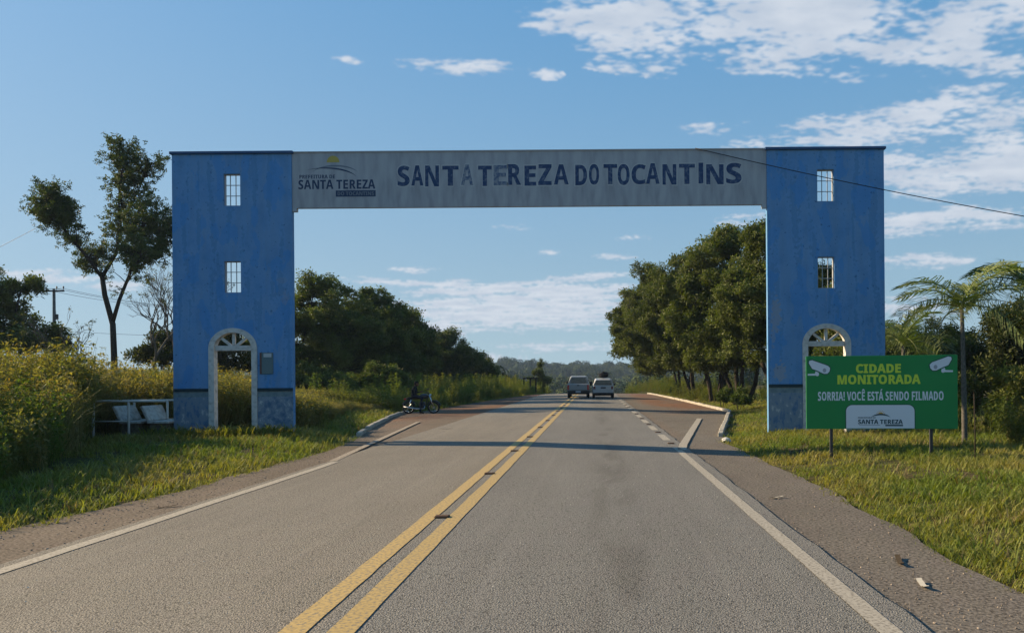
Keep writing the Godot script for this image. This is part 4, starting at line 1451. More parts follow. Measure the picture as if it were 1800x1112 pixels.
func make_far_wood() -> void:
	# wooded hills beyond the dip: crowns of many sizes that read as one mass
	rng.seed = 700
	var meshes := []
	for v in 3:
		var st := st_new()
		for c in 9:
			var o := rand_dir() * Vector3(0.55, 0.32, 0.55) + Vector3(0, 0.75, 0)
			var r := rng.randf_range(0.28, 0.48)
			for k in 90:
				var d := rand_dir()
				var p := o + d * r * rng.randf_range(0.8, 1.08)
				var side := d.cross(rand_dir()).normalized()
				var up := d.cross(side)
				var s := rng.randf_range(0.05, 0.10)
				var g := rng.randf_range(0.75, 1.2)
				st.set_color(Color(g, g, g))
				tri(st, p - side * s, p + up * s * 1.2 + d * 0.03, p + side * s)
		st.set_color(Color(0.8, 0.7, 0.6))
		tube(st, [Vector3(0, -0.1, 0), Vector3(0.03, 0.4, 0), Vector3(0, 0.75, 0)], [0.06, 0.045, 0.03], 5, false)
		meshes.append(fin(st))
	var sets := [[[], []], [[], []], [[], []]]
	var i := 0
	while i < 6500:
		i += 1
		var d := 150.0 + 720.0 * pow(rng.randf(), 0.75)
		var x := rng.randf_range(-0.42, 0.34) * d
		if absf(x + 2.0) < 9.0 and d < 230.0: continue
		if d < 260.0 and x > -0.12 * d and x < 0.06 * d and rng.randf() < 0.7: continue
		var field := noise.get_noise_2d(x * 0.12 + 50.0, d * 0.10)
		if field > 0.18 and d < 700.0 and rng.randf() < 0.9: continue
		if absf(x - 38.0) < 26.0 and absf(d - 455.0) < 45.0: continue
		var s := rng.randf_range(3.2, 6.8) * (1.0 + (0.35 if rng.randf() < 0.12 else 0.0))
		if d < 260.0: s *= 0.7
		sets[i % 3][0].append(Transform3D(Basis(Vector3.UP, rng.randf() * TAU).scaled(Vector3(s, s * rng.randf_range(0.8, 1.15), s)), Vector3(x, ground_y(x, d) - 0.6, -d)))
		sets[i % 3][1].append(Color(0.035, 0.055, 0.02).lerp(Color(0.075, 0.095, 0.03), rng.randf()))
	for k in 3:
		var o := scatter("distant_wood", meshes[k], M.far_leaf, sets[k][0], sets[k][1], self)
		tag(o, ["far wooded hills beyond the crest of the road", "lighter trees mixed in the far hillside wood", "rounded tree crowns of the far hillside wood"][k], "wood", "", "stuff")

func L(rx: float, y: float, rz: float, a: float, b: float, c: float) -> Array:
	return [Vector3(rx, y, rz), Vector3(a, b, c)]

func make_trees() -> void:
	rng.seed = 300
	sprays = [spray_mesh(12, 0.24, 0.20, 0.085), spray_mesh(14, 0.26, 0.17, 0.075), spray_mesh(11, 0.24, 0.24, 0.08)]
	var dk := Color(0.050, 0.065, 0.017)
	var lt := Color(0.18, 0.20, 0.052)
	var lt2 := Color(0.18, 0.205, 0.046)
	var G := "broad trees along the right kerb"
	# right hand row, several stems each
	tree("broad_tree", "tall broad tree next to the gate tower, closest of the kerbside row", "tree", G, Vector3(9.6, 0.1, -39.0), 4, 2.6, 0.20, [L(0, 6.6, 0, 2.9, 2.6, 2.6), L(-1.6, 5.2, 0.5, 2.2, 2.2, 2.2), L(1.8, 5.0, 0, 2.4, 2.3, 2.2), L(-0.4, 4.0, 0.8, 2.9, 1.7, 2.2), L(-0.6, 8.2, 0, 1.5, 1.3, 1.5), L(-0.8, 2.7, 0.4, 2.4, 1.0, 2.0)], 240, 30, 0.55, 1.0, dk, lt, 1)
	tree("broad_tree", "broad tree with the highest dark crown in the kerbside row", "tree", G, Vector3(8.6, 0.1, -45.5), 4, 2.6, 0.19, [L(-1.0, 7.6, 0, 2.4, 2.4, 2.4), L(-2.6, 5.6, 0, 2.2, 2.2, 2.2), L(0.6, 5.4, 0.5, 2.6, 2.4, 2.2), L(-1.5, 3.9, 0.6, 2.8, 1.6, 2.2), L(-0.6, 9.3, 0, 1.3, 1.1, 1.3), L(-1.4, 2.6, 0.4, 2.6, 1.0, 2.0)], 240, 30, 0.55, 1.0, dk, lt, 2)
	tree("broad_tree", "broad tree with many dark stems in the middle of the kerbside row", "tree", G, Vector3(8.2, 0.1, -53.0), 5, 2.5, 0.18, [L(-2.4, 7.6, 0, 2.3, 2.0, 2.3), L(-3.4, 5.6, 0.3, 2.2, 2.1, 2.2), L(-0.2, 6.4, 0, 2.6, 2.5, 2.3), L(-2.0, 3.9, 0.5, 3.0, 1.7, 2.2), L(-1.6, 9.3, 0, 1.3, 1.0, 1.3), L(-1.6, 2.7, 0.4, 2.8, 1.0, 2.0)], 240, 30, 0.55, 1.0, dk, lt, 3)
	var leaning := tree("broad_tree", "broad tree leaning its leafy branches towards the road", "tree", G, Vector3(8.0, 0.1, -61.0), 4, 2.5, 0.18, [L(-3.6, 7.2, 0, 2.4, 2.2, 2.3), L(-4.6, 5.2, 0.4, 2.0, 1.7, 2.0), L(-1.4, 6.2, 0, 2.6, 2.6, 2.4), L(-2.8, 3.6, 0.4, 2.8, 1.6, 2.2), L(-3.4, 9.6, 0, 1.3, 1.0, 1.2), L(-2.4, 2.6, 0.4, 2.6, 1.0, 2.0)], 240, 28, 0.58, 1.05, dk, Color(0.175, 0.19, 0.046), 4)
	tree("broad_tree", "farthest tree of the kerbside row, its crown overhanging the road", "tree", G, Vector3(7.8, 0.1, -70.0), 3, 2.6, 0.17, [L(-4.6, 6.3, 0, 2.2, 1.8, 2.2), L(-3.0, 8.2, 0, 2.2, 1.8, 2.2), L(-1.6, 6.2, 0, 2.6, 2.4, 2.4), L(-3.4, 4.3, 0.4, 2.9, 1.6, 2.2), L(-2.0, 2.8, 0.4, 2.6, 1.2, 2.0)], 220, 27, 0.6, 1.15, dk, Color(0.175, 0.19, 0.046), 5)
	var bt := SurfaceTool.new()
	bt.begin(Mesh.PRIMITIVE_TRIANGLES)
	bt.set_smooth_group(0)
	var ends := []
	rng.seed = 11
	bare_branches(bt, Vector3(-3.6, 5.6, 0.8), Vector3(-0.75, 0.5, 0.2).normalized(), 1.6, 0.035, 3, ends)
	bt.generate_normals()
	obj("bare_branch", bt.commit(), M.pale_bark, leaning)
	# young bushes at the kerb under the trees
	for b in [[7.5, 40.2, 0.75], [7.4, 45.0, 0.55], [6.9, 67.0, 0.8]]:
		tree("kerb_bush", ["leafy green bush at the kerb under the closest broad tree", "small bush at the kerb between dark stems", "low green bush at the far end of the kerb"][int(b[1] > 42.0) + int(b[1] > 60.0)], "bush", "bushes at the right kerb", Vector3(b[0], 0.05, -b[1]), 3, 0.4, 0.03, [L(0, 0.7 * b[2], 0, 0.6 * b[2], 0.6 * b[2], 0.5), L(0.3, 0.4, 0.1, 0.5, 0.4, 0.4)], 22, 10, 0.2, 0.7, Color(0.05, 0.08, 0.015), Color(0.13, 0.17, 0.03), 6)
	# left hand thicket behind the gate
	G = "dense trees in the left thicket"
	tree("thicket_tree", "dense bushy tree right behind the left tower", "tree", G, Vector3(-21.2, 0.2, -58.0), 5, 2.2, 0.17, [L(0.6, 6.3, 0, 3.6, 2.7, 3.0), L(3.0, 4.8, 0, 2.8, 2.6, 2.8), L(-1.0, 3.4, 0.5, 4.0, 2.5, 2.8), L(2.6, 2.2, 0.6, 3.2, 1.9, 2.6), L(0.4, 8.3, 0, 1.6, 1.0, 1.5)], 250, 26, 0.75, 1.25, dk, lt2, 7)
	tree("thicket_tree", "dense bushy tree in the middle of the left thicket", "tree", G, Vector3(-19.6, 0.2, -66.0), 5, 2.2, 0.17, [L(-0.6, 6.3, 0, 3.2, 2.5, 2.8), L(1.9, 5.3, 0, 2.8, 2.6, 2.8), L(-0.8, 3.4, 0.5, 3.8, 2.4, 2.6), L(2.4, 2.6, 0.5, 3.0, 2.0, 2.6), L(0.8, 8.3, 0, 1.3, 0.8, 1.2)], 250, 26, 0.75, 1.3, dk, lt2, 8)
	tree("thicket_tree", "loose topped tree at the road end of the left thicket", "tree", G, Vector3(-18.7, 0.2, -74.0), 4, 2.2, 0.16, [L(-0.3, 5.8, 0, 2.6, 2.2, 2.6), L(1.6, 4.6, 0, 2.2, 2.0, 2.4), L(0.6, 2.6, 0.5, 3.4, 2.2, 2.6), L(0.5, 7.5, 0, 1.0, 0.8, 1.0)], 200, 25, 0.75, 1.3, dk, lt2, 9)
	tree("thicket_tree", "smaller spiky tree beyond the parked motorcycle", "tree", G, Vector3(-17.2, 0.1, -88.0), 4, 2.0, 0.15, [L(0, 4.8, 0, 2.9, 1.9, 2.6), L(2.3, 3.6, 0, 2.2, 1.8, 2.4), L(-1.8, 3.4, 0, 2.4, 2.0, 2.4), L(0.6, 6.3, 0, 1.3, 0.8, 1.3), L(0.4, 2.2, 0.3, 3.4, 1.9, 2.4)], 200, 25, 0.75, 1.4, Color(0.03, 0.045, 0.01), lt2, 10)
	tree("thicket_tree", "low tree at the far tip of the left thicket", "tree", G, Vector3(-15.4, 0.1, -97.0), 4, 1.4, 0.13, [L(0, 3.0, 0, 2.3, 1.5, 2.0), L(1.8, 2.2, 0, 1.6, 1.3, 1.8), L(-1.4, 2.4, 0, 2.0, 1.6, 1.8)], 120, 24, 0.6, 1.4, Color(0.03, 0.045, 0.01), lt2, 12)
	tree("thicket_bush", "dark dense bush in front of the thicket near the weeds", "bush", "dark bushes before the thicket", Vector3(-16.6, 0.2, -47.0), 5, 0.8, 0.06, [L(0, 1.2, 0, 1.6, 0.9, 1.3), L(1.5, 0.8, 0.2, 1.3, 0.6, 1.2), L(-1.3, 1.4, 0, 1.2, 1.1, 1.2)], 130, 15, 0.3, 0.9, dk, lt, 25)
	tree("thicket_bush", "dark low bush between the thicket and the motorcycle", "bush", "dark bushes before the thicket", Vector3(-13.6, 0.2, -49.0), 5, 0.8, 0.06, [L(0, 1.3, 0, 1.6, 1.0, 1.3), L(1.4, 0.8, 0.2, 1.1, 0.6, 1.1), L(-1.3, 0.9, 0, 1.2, 0.7, 1.2)], 130, 15, 0.3, 0.9, dk, lt, 26)
	tree("verge_tree", "small lone tree in the verge grass near the crest", "tree", "", Vector3(-6.9, -0.1, -96.0), 2, 1.6, 0.09, [L(0, 2.5, 0, 0.7, 0.8, 0.8), L(0.15, 3.4, 0, 0.3, 0.6, 0.4), L(-0.7, 1.7, 0, 0.9, 0.6, 0.7), L(0.6, 1.5, 0, 0.9, 0.7, 0.7), L(0, 0.9, 0, 1.2, 0.6, 0.8)], 75, 13, 0.28, 0.9, dk, lt, 13)
	# left background
	tree("field_tree", "dark leafy tree cut by the left picture edge", "tree", "trees behind the scrub", Vector3(-38.5, 0.2, -49.0), 2, 3.6, 0.22, [L(0, 5.6, 0, 2.5, 1.9, 2.3), L(2.3, 7.4, 0, 1.3, 0.6, 1.2), L(-1.4, 7.2, 0, 2.2, 2.0, 2.3), L(2.4, 4.0, 0, 2.4, 1.2, 2.2)], 150, 25, 0.55, 1.15, dk, lt, 14)
	tree("field_tree", "low dark tree behind the scrub beside the left tower", "tree", "trees behind the scrub", Vector3(-27.0, 0.2, -50.0), 2, 1.8, 0.15, [L(0, 3.2, 0, 2.4, 1.4, 2.0), L(2.2, 4.0, 0, 1.8, 1.4, 1.8), L(3.0, 2.8, 0, 1.8, 1.5, 1.8)], 130, 25, 0.55, 1.1, dk, Color(0.10, 0.10, 0.022), 15)
	slender_tree()
	bare_tree(Vector3(-24.2, 0.2, -44.0), 8.4, 6, 21, "bare branching sapling between the slender tree and the tower", "bare twiggy trees", Vector3(0.15, 0, 0))
	bare_tree(Vector3(-29.0, 0.2, -44.0), 6.0, 5, 22, "dry twiggy sapling poking out of the scrub near the utility pole", "bare twiggy trees", Vector3(-0.3, 0, 0))
	bare_tree(Vector3(-22.6, 0.2, -40.0), 7.5, 6, 23, "bare sapling touching the edge of the left tower", "bare twiggy trees", Vector3(-0.1, 0, 0))
	# right background
	G = "trees behind the sign"
	tree("back_tree", "dark tree showing between the right tower and the palms", "tree", G, Vector3(17.2, 0.2, -40.0), 2, 1.8, 0.15, [L(0, 2.6, 0, 2.2, 1.5, 2.0), L(-1.6, 3.0, 0, 1.4, 1.1, 1.4), L(1.8, 2.4, 0, 1.8, 1.5, 1.6)], 120, 26, 0.5, 0.95, dk, Color(0.08, 0.10, 0.025), 16)
	tree("back_tree", "tree standing behind the right tower, seen through its window", "tree", G, Vector3(10.9, 0.1, -33.0), 2, 2.2, 0.14, [L(-0.2, 4.2, 0, 1.3, 1.2, 1.3), L(0.2, 2.6, 0, 1.5, 1.2, 1.5)], 80, 24, 0.45, 0.85, dk, lt, 17)
	tree("back_tree", "dark rounded tree behind the palm at the right picture edge", "tree", G, Vector3(17.4, 0.2, -30.0), 2, 1.6, 0.16, [L(-0.6, 3.0, 0, 1.5, 1.5, 1.6), L(0.8, 2.6, 0, 2.0, 1.8, 1.8), L(-1.0, 1.6, 0, 1.5, 1.1, 1.4)], 150, 26, 0.5, 0.95, dk, Color(0.07, 0.08, 0.02), 18)
	tree("back_tree", "low dark trees filling the gap behind the green sign", "tree", G, Vector3(14.2, 0.2, -32.0), 3, 1.2, 0.12, [L(0, 1.9, 0, 1.9, 1.2, 1.5), L(-1.6, 1.6, 0, 1.4, 1.0, 1.4), L(1.4, 1.7, 0, 1.4, 1.1, 1.4)], 120, 24, 0.5, 0.9, dk, Color(0.08, 0.10, 0.025), 19)
	tree("yellow_shrub", "bright yellowish shrub below the palms at the picture edge", "shrub", "", Vector3(12.6, 0.15, -22.5), 5, 0.7, 0.03, [L(0, 1.1, 0, 0.9, 0.6, 0.8), L(-0.5, 0.7, 0.2, 0.7, 0.5, 0.6), L(0.7, 0.8, 0, 0.8, 0.6, 0.7)], 60, 14, 0.25, 0.7, Color(0.09, 0.11, 0.02), Color(0.22, 0.21, 0.05), 20)
	tree("yellow_shrub", "olive shrub beside the palm trunk", "shrub", "", Vector3(10.6, 0.15, -23.5), 4, 0.6, 0.03, [L(0, 1.0, 0, 0.9, 0.7, 0.8), L(0.6, 0.7, 0.2, 0.7, 0.5, 0.6)], 50, 14, 0.25, 0.7, Color(0.05, 0.07, 0.015), Color(0.13, 0.14, 0.035), 24)
	var fr := [frond_mesh(1.75, 1.9, 31), frond_mesh(1.65, 2.3, 32), frond_mesh(1.85, 1.5, 33)]
	palm(Vector3(8.42, 0.05, -17.6), 3.05, 0.058, 1.0, 12, 41, "slim palm with grey trunk just beyond the green sign", fr, Vector3(-0.05, 0, 0))
	palm(Vector3(10.75, 0.1, -19.0), 3.6, 0.07, 1.0, 12, 42, "palm whose arching fronds reach past the picture edge", fr, Vector3(-0.1, 0, 0))
	palm(Vector3(9.4, 0.1, -23.5), 2.4, 0.07, 1.0, 11, 43, "shorter palm with fronds between the tower and the slim palm", fr)

# ------------------------------------------------------------------ vehicles (rear at z = 0, front towards -z)
func wheel(parent: Node3D, at: Vector3, r: float, w: float) -> void:
	var tr := Transform3D(Basis(Vector3(0, 0, 1), PI / 2), Vector3.ZERO)
	var st := st_new()
	lathe(st, [Vector2(r * 0.6, -w * 0.5), Vector2(r * 0.93, -w * 0.5), Vector2(r, -w * 0.32), Vector2(r, w * 0.32), Vector2(r * 0.93, w * 0.5), Vector2(r * 0.6, w * 0.5)], 24, tr)
	var o := obj("wheel", fin(st), M.tyre, parent, at)
	var s2 := st_new()
	lathe(s2, [Vector2(0.02, -w * 0.42), Vector2(r * 0.58, -w * 0.46), Vector2(r * 0.58, w * 0.46), Vector2(0.02, w * 0.42)], 18, tr)
	obj("rim", fin(s2), M.rim, o)

func car_ring(z: float, w0: float, w1: float, y0: float, y1: float, c: float) -> Array:
	return [Vector3(-w0 + c, y0, z), Vector3(w0 - c, y0, z), Vector3(w0, y0 + c, z), Vector3(maxf(w0, w1) * 1.0 if w1 > w0 * 0.97 else lerpf(w0, w1, 0.5), (y0 + y1) * 0.5, z), Vector3(w1, y1 - c, z), Vector3(w1 - c, y1, z), Vector3(-w1 + c, y1, z), Vector3(-w1, y1 - c, z), Vector3(-(maxf(w0, w1) if w1 > w0 * 0.97 else lerpf(w0, w1, 0.5)), (y0 + y1) * 0.5, z), Vector3(-w0, y0 + c, z)]

func mirror(t: Node3D, x: float, y: float, z: float, m: Material) -> void:
	obj("mirror", box_mesh(Vector3(x - 0.10, y - 0.08, z - 0.05), Vector3(x + 0.10, y + 0.09, z + 0.05), 0.03), m, t)

func make_pickup(at: Vector3) -> void:
	var t := thing("pickup_truck", "silver grey pickup truck straddling the centre line ahead", "pickup truck", at)
	var st := st_new()
	ring_loft(st, [car_ring(0.0, 0.84, 0.85, 0.62, 1.10, 0.05), car_ring(-0.06, 0.88, 0.88, 0.55, 1.13, 0.05), car_ring(-1.9, 0.90, 0.89, 0.50, 1.13, 0.06), car_ring(-4.0, 0.90, 0.88, 0.48, 1.12, 0.08), car_ring(-4.9, 0.88, 0.82, 0.48, 1.02, 0.1), car_ring(-5.15, 0.78, 0.72, 0.52, 0.90, 0.1)])
	obj("body", fin(st), M.silver_paint, t)
	st = st_new()
	ring_loft(st, [car_ring(-1.62, 0.84, 0.64, 1.10, 1.70, 0.08), car_ring(-1.85, 0.85, 0.68, 1.10, 1.76, 0.08), car_ring(-2.8, 0.85, 0.69, 1.10, 1.78, 0.08), car_ring(-3.4, 0.84, 0.66, 1.10, 1.72, 0.08), car_ring(-4.1, 0.82, 0.76, 1.08, 1.15, 0.03)])
	obj("cab", fin(st), M.silver_paint, t)
	obj("rear_window", prism_mesh([Vector2(-0.66, 1.20), Vector2(0.66, 1.20), Vector2(0.56, 1.62), Vector2(-0.56, 1.62)], -1.64, -1.585), M.car_glass, t)
	obj("tailgate", box_mesh(Vector3(-0.70, 0.64, 0.001), Vector3(0.70, 1.08, 0.03), 0.012), M.silver_paint, t)
	obj("tailgate_handle", box_mesh(Vector3(-0.09, 0.98, 0.031), Vector3(0.09, 1.05, 0.05), 0.006), M.black_plastic, t)
	obj("bumper", box_mesh(Vector3(-0.86, 0.40, -0.14), Vector3(0.86, 0.61, 0.10), 0.03), M.black_plastic, t)
	obj("underbody", box_mesh(Vector3(-0.7, 0.30, -4.6), Vector3(0.7, 0.49, -0.15), 0.03), M.black_plastic, t)
	obj("number_plate", box_mesh(Vector3(-0.2, 0.45, 0.101), Vector3(0.2, 0.57, 0.11)), M.plate, t)
	for s in [-1.0, 1.0]:
		obj("tail_light", box_mesh(Vector3(s * 0.79 - 0.075, 0.66, -0.02), Vector3(s * 0.79 + 0.075, 1.05, 0.034), 0.012), M.tail_light, t)
		obj("side_window", box_mesh(Vector3(s * 0.79 - 0.02, 1.2, -3.3), Vector3(s * 0.79 + 0.02, 1.55, -1.95), 0.01), M.car_glass, t)
		mirror(t, s * 1.0, 1.22, -3.5, M.black_plastic)
		for z in [-1.05, -4.25]: wheel(t, Vector3(s * 0.76, 0.37, z), 0.37, 0.24)

func make_car(at: Vector3) -> void:
	var t := thing("white_car", "pale hatchback carrying a dark bag on its roof", "car", at)
	var st := st_new()
	ring_loft(st, [car_ring(0.0, 0.80, 0.80, 0.46, 0.98, 0.06), car_ring(-0.12, 0.87, 0.86, 0.34, 1.02, 0.06), car_ring(-2.0, 0.89, 0.87, 0.28, 1.02, 0.08), car_ring(-3.3, 0.88, 0.84, 0.28, 0.98, 0.1), car_ring(-4.0, 0.84, 0.74, 0.30, 0.84, 0.1), car_ring(-4.2, 0.70, 0.62, 0.36, 0.74, 0.1)])
	obj("body", fin(st), M.white_car_paint, t)
	st = st_new()
	ring_loft(st, [car_ring(-0.08, 0.80, 0.62, 0.98, 1.46, 0.06), car_ring(-0.35, 0.83, 0.66, 1.0, 1.56, 0.07), car_ring(-1.6, 0.84, 0.68, 1.0, 1.60, 0.08), car_ring(-2.3, 0.83, 0.64, 1.0, 1.54, 0.08), car_ring(-3.1, 0.80, 0.72, 0.96, 1.02, 0.02)])
	obj("cabin", fin(st), M.white_car_paint, t)
	obj("rear_window", prism_mesh([Vector2(-0.70, 1.06), Vector2(0.70, 1.06), Vector2(0.58, 1.44), Vector2(-0.58, 1.44)], -0.12, -0.055), M.car_glass, t)
	obj("bumper", box_mesh(Vector3(-0.84, 0.32, -0.15), Vector3(0.84, 0.44, 0.05), 0.03), M.black_plastic, t)
	obj("underbody", box_mesh(Vector3(-0.66, 0.20, -3.9), Vector3(0.66, 0.30, -0.2), 0.02), M.black_plastic, t)
	obj("tailgate", box_mesh(Vector3(-0.62, 0.62, 0.001), Vector3(0.62, 0.96, 0.02), 0.01), M.white_car_paint, t)
	obj("number_plate", box_mesh(Vector3(-0.2, 0.78, 0.021), Vector3(0.2, 0.9, 0.03)), M.dark_steel, t)
	for s in [-1.0, 1.0]:
		obj("tail_light", box_mesh(Vector3(s * 0.71 - 0.085, 0.72, -0.03), Vector3(s * 0.71 + 0.085, 0.96, 0.024), 0.012), M.dark_tail_light, t)
		obj("side_window", box_mesh(Vector3(s * 0.78 - 0.02, 1.08, -2.2), Vector3(s * 0.78 + 0.02, 1.42, -0.5), 0.01), M.car_glass, t)
		obj("roof_rail", smooth_tube([Vector3(s * 0.6, 1.61, -0.4), Vector3(s * 0.6, 1.64, -1.2), Vector3(s * 0.6, 1.61, -2.0)], [0.02], 6), M.black_plastic, t)
		mirror(t, s * 0.98, 1.1, -2.6, M.black_plastic)
		for z in [-0.75, -3.3]: wheel(t, Vector3(s * 0.77, 0.31, z), 0.31, 0.21)
	# bag tied on the roof
	var b := thing("roof_bag", "lumpy black bag tied on the roof of the pale hatchback", "bag", at + Vector3(0.02, 1.6, -0.95))
	st = st_new()
	var rings := []
	for k in 9:
		var f := k / 8.0
		var s := sqrt(maxf(0.05, 1.0 - pow(absf(f * 2.0 - 1.0), 3.0)))
		var ring := []
		for i in 14:
			var a := TAU * i / 14.0
			var r := 1.0 + 0.10 * sin(a * 3.0 + k) + 0.06 * cos(a * 5.0 - k)
			ring.append(Vector3(cos(a) * 0.40 * s * r + (0.05 if sin(a) > 0.0 else 0.0), 0.255 + sin(a) * 0.25 * s * (r if sin(a) > 0 else 1.0), 0.5 - f * 1.0))
		rings.append(ring)
	ring_loft(st, rings)
	obj("bag_body", fin(st), M.bag_cloth, b)
	for z in [0.2, -0.2]:
		var pts := []
		for i in 15:
			var a := PI * i / 14.0
			pts.append(Vector3(cos(a) * 0.47, 0.26 + sin(a) * 0.29, z))
		obj("strap", smooth_tube(pts, [0.014], 5), M.dark_steel, b)

func torus(R: float, r: float, t: Transform3D, st: SurfaceTool, n := 28, s := 8) -> void:
	for i in n:
		for j in s:
			var p := []
			for k in [[i, j], [i + 1, j], [i + 1, j + 1], [i, j + 1]]:
				var a: float = TAU * k[0] / n
				var b: float = TAU * k[1] / s
				p.append(t * Vector3((R + r * cos(b)) * cos(a), (R + r * cos(b)) * sin(a), r * sin(b)))
			quad(st, p[0], p[1], p[2], p[3])

func make_motorcycle(at: Vector3, turn: float) -> void:
	# faces +x
	var t := thing("motorcycle", "small dark motorcycle standing in the red dirt lay-by", "motorcycle", at, turn)
	for x in [-0.62, 0.62]:
		var st := st_new()
		torus(0.26, 0.045, Transform3D(Basis(), Vector3.ZERO), st)
		var w := obj("wheel", fin(st), M.tyre, t, Vector3(x, 0.305, 0))
		st = st_new()
		torus(0.225, 0.014, Transform3D(Basis(), Vector3.ZERO), st, 24, 6)
		for k in 12:
			var a := TAU * k / 12
			tube(st, [Vector3(cos(a) * 0.03, sin(a) * 0.03, 0.02 if k % 2 else -0.02), Vector3(cos(a) * 0.222, sin(a) * 0.222, 0)], [0.004], 4, false)
		tube(st, [Vector3(0, 0, -0.07), Vector3(0, 0, 0.07)], [0.035], 10)
		obj("rim", fin(st), M.chrome, w)
		st = st_new()
		var pts := []
		for k in 9:
			var a := deg_to_rad(lerpf(20, 150, k / 8.0))
			pts.append(Vector3(x + cos(a) * 0.345, 0.305 + sin(a) * 0.345, 0))
		tube(st, pts, [0.035], 6)
		obj("mudguard", fin(st), M.bike_paint, t)
	var fr := st_new()
	tube(fr, [Vector3(0.40, 0.92, 0), Vector3(0.30, 0.75, 0), Vector3(0.22, 0.35, 0), Vector3(-0.10, 0.28, 0), Vector3(-0.22, 0.55, 0), Vector3(-0.75, 0.74, 0)], [0.022], 6)
	tube(fr, [Vector3(0.38, 0.86, 0), Vector3(0.0, 0.74, 0), Vector3(-0.75, 0.74, 0)], [0.022], 6)
	for s in [-0.09, 0.09]: tube(fr, [Vector3(-0.15, 0.34, s), Vector3(-0.62, 0.305, s)], [0.02], 6)
	obj("frame", fin(fr), M.dark_steel, t)
	for s in [-0.075, 0.075]:
		obj("fork", smooth_tube([Vector3(0.62, 0.305, s), Vector3(0.40, 0.95, s)], [0.022, 0.026], 8), M.chrome, t)
		obj("shock_absorber", smooth_tube([Vector3(-0.60, 0.34, s * 1.4), Vector3(-0.48, 0.72, s * 1.4)], [0.03], 8), M.chrome, t)
	var tank := SurfaceTool.new()
	tank.begin(Mesh.PRIMITIVE_TRIANGLES)
	tank.set_smooth_group(0)
	tube(tank, [Vector3(-0.10, 0.80, 0), Vector3(-0.04, 0.83, 0), Vector3(0.10, 0.87, 0), Vector3(0.26, 0.88, 0), Vector3(0.36, 0.87, 0)], [0.05, 0.11, 0.14, 0.12, 0.05], 12)
	tank.generate_normals()
	obj("fuel_tank", tank.commit(), M.bike_paint, t)
	obj("seat", box_mesh(Vector3(-0.72, 0.76, -0.12), Vector3(-0.05, 0.84, 0.12), 0.035), M.black_plastic, t)
	obj("engine", box_mesh(Vector3(-0.10, 0.28, -0.13), Vector3(0.20, 0.60, 0.13), 0.05), M.dark_steel, t)
	obj("exhaust", smooth_tube([Vector3(0.18, 0.42, 0.12), Vector3(0.16, 0.26, 0.15), Vector3(-0.2, 0.25, 0.16), Vector3(-0.85, 0.36, 0.17)], [0.02, 0.02, 0.035, 0.04], 8), M.chrome, t)
	obj("handlebar", smooth_tube([Vector3(0.26, 1.06, -0.36), Vector3(0.36, 1.05, -0.2), Vector3(0.40, 0.97, -0.06), Vector3(0.40, 0.97, 0.06), Vector3(0.36, 1.05, 0.2), Vector3(0.26, 1.06, 0.36)], [0.016], 6), M.dark_steel, t)
	var hl := st_new()
	lathe(hl, [Vector2(0.03, -0.10), Vector2(0.075, -0.04), Vector2(0.085, 0.02), Vector2(0.07, 0.035)], 14, Transform3D(Basis(Vector3(0, 0, 1), -PI / 2), Vector3(0.47, 0.9, 0)))
	obj("headlight", fin(hl), M.chrome, t)
	for s in [-1.0, 1.0]:
		obj("mirror", smooth_tube([Vector3(0.32, 1.06, s * 0.26), Vector3(0.33, 1.2, s * 0.30), Vector3(0.33, 1.25, s * 0.33)], [0.006, 0.006, 0.045], 6), M.dark_steel, t)
	obj("tail_light", box_mesh(Vector3(-0.84, 0.70, -0.06), Vector3(-0.74, 0.78, 0.06), 0.015), M.tail_light, t)
	obj("side_stand", smooth_tube([Vector3(-0.05, 0.30, 0.1), Vector3(-0.02, 0.02, 0.24)], [0.012], 6), M.dark_steel, t)

# ------------------------------------------------------------------ a person, meshed from joints
func capsule(p: Vector3, b: Array) -> float:
	var a: Vector3 = b[0]
	var ab: Vector3 = b[1] - a
	var h := clampf((p - a).dot(ab) / maxf(ab.length_squared(), 1e-9), 0.0, 1.0)
	return (p - a - ab * h).length() - lerpf(b[2], b[3], h)

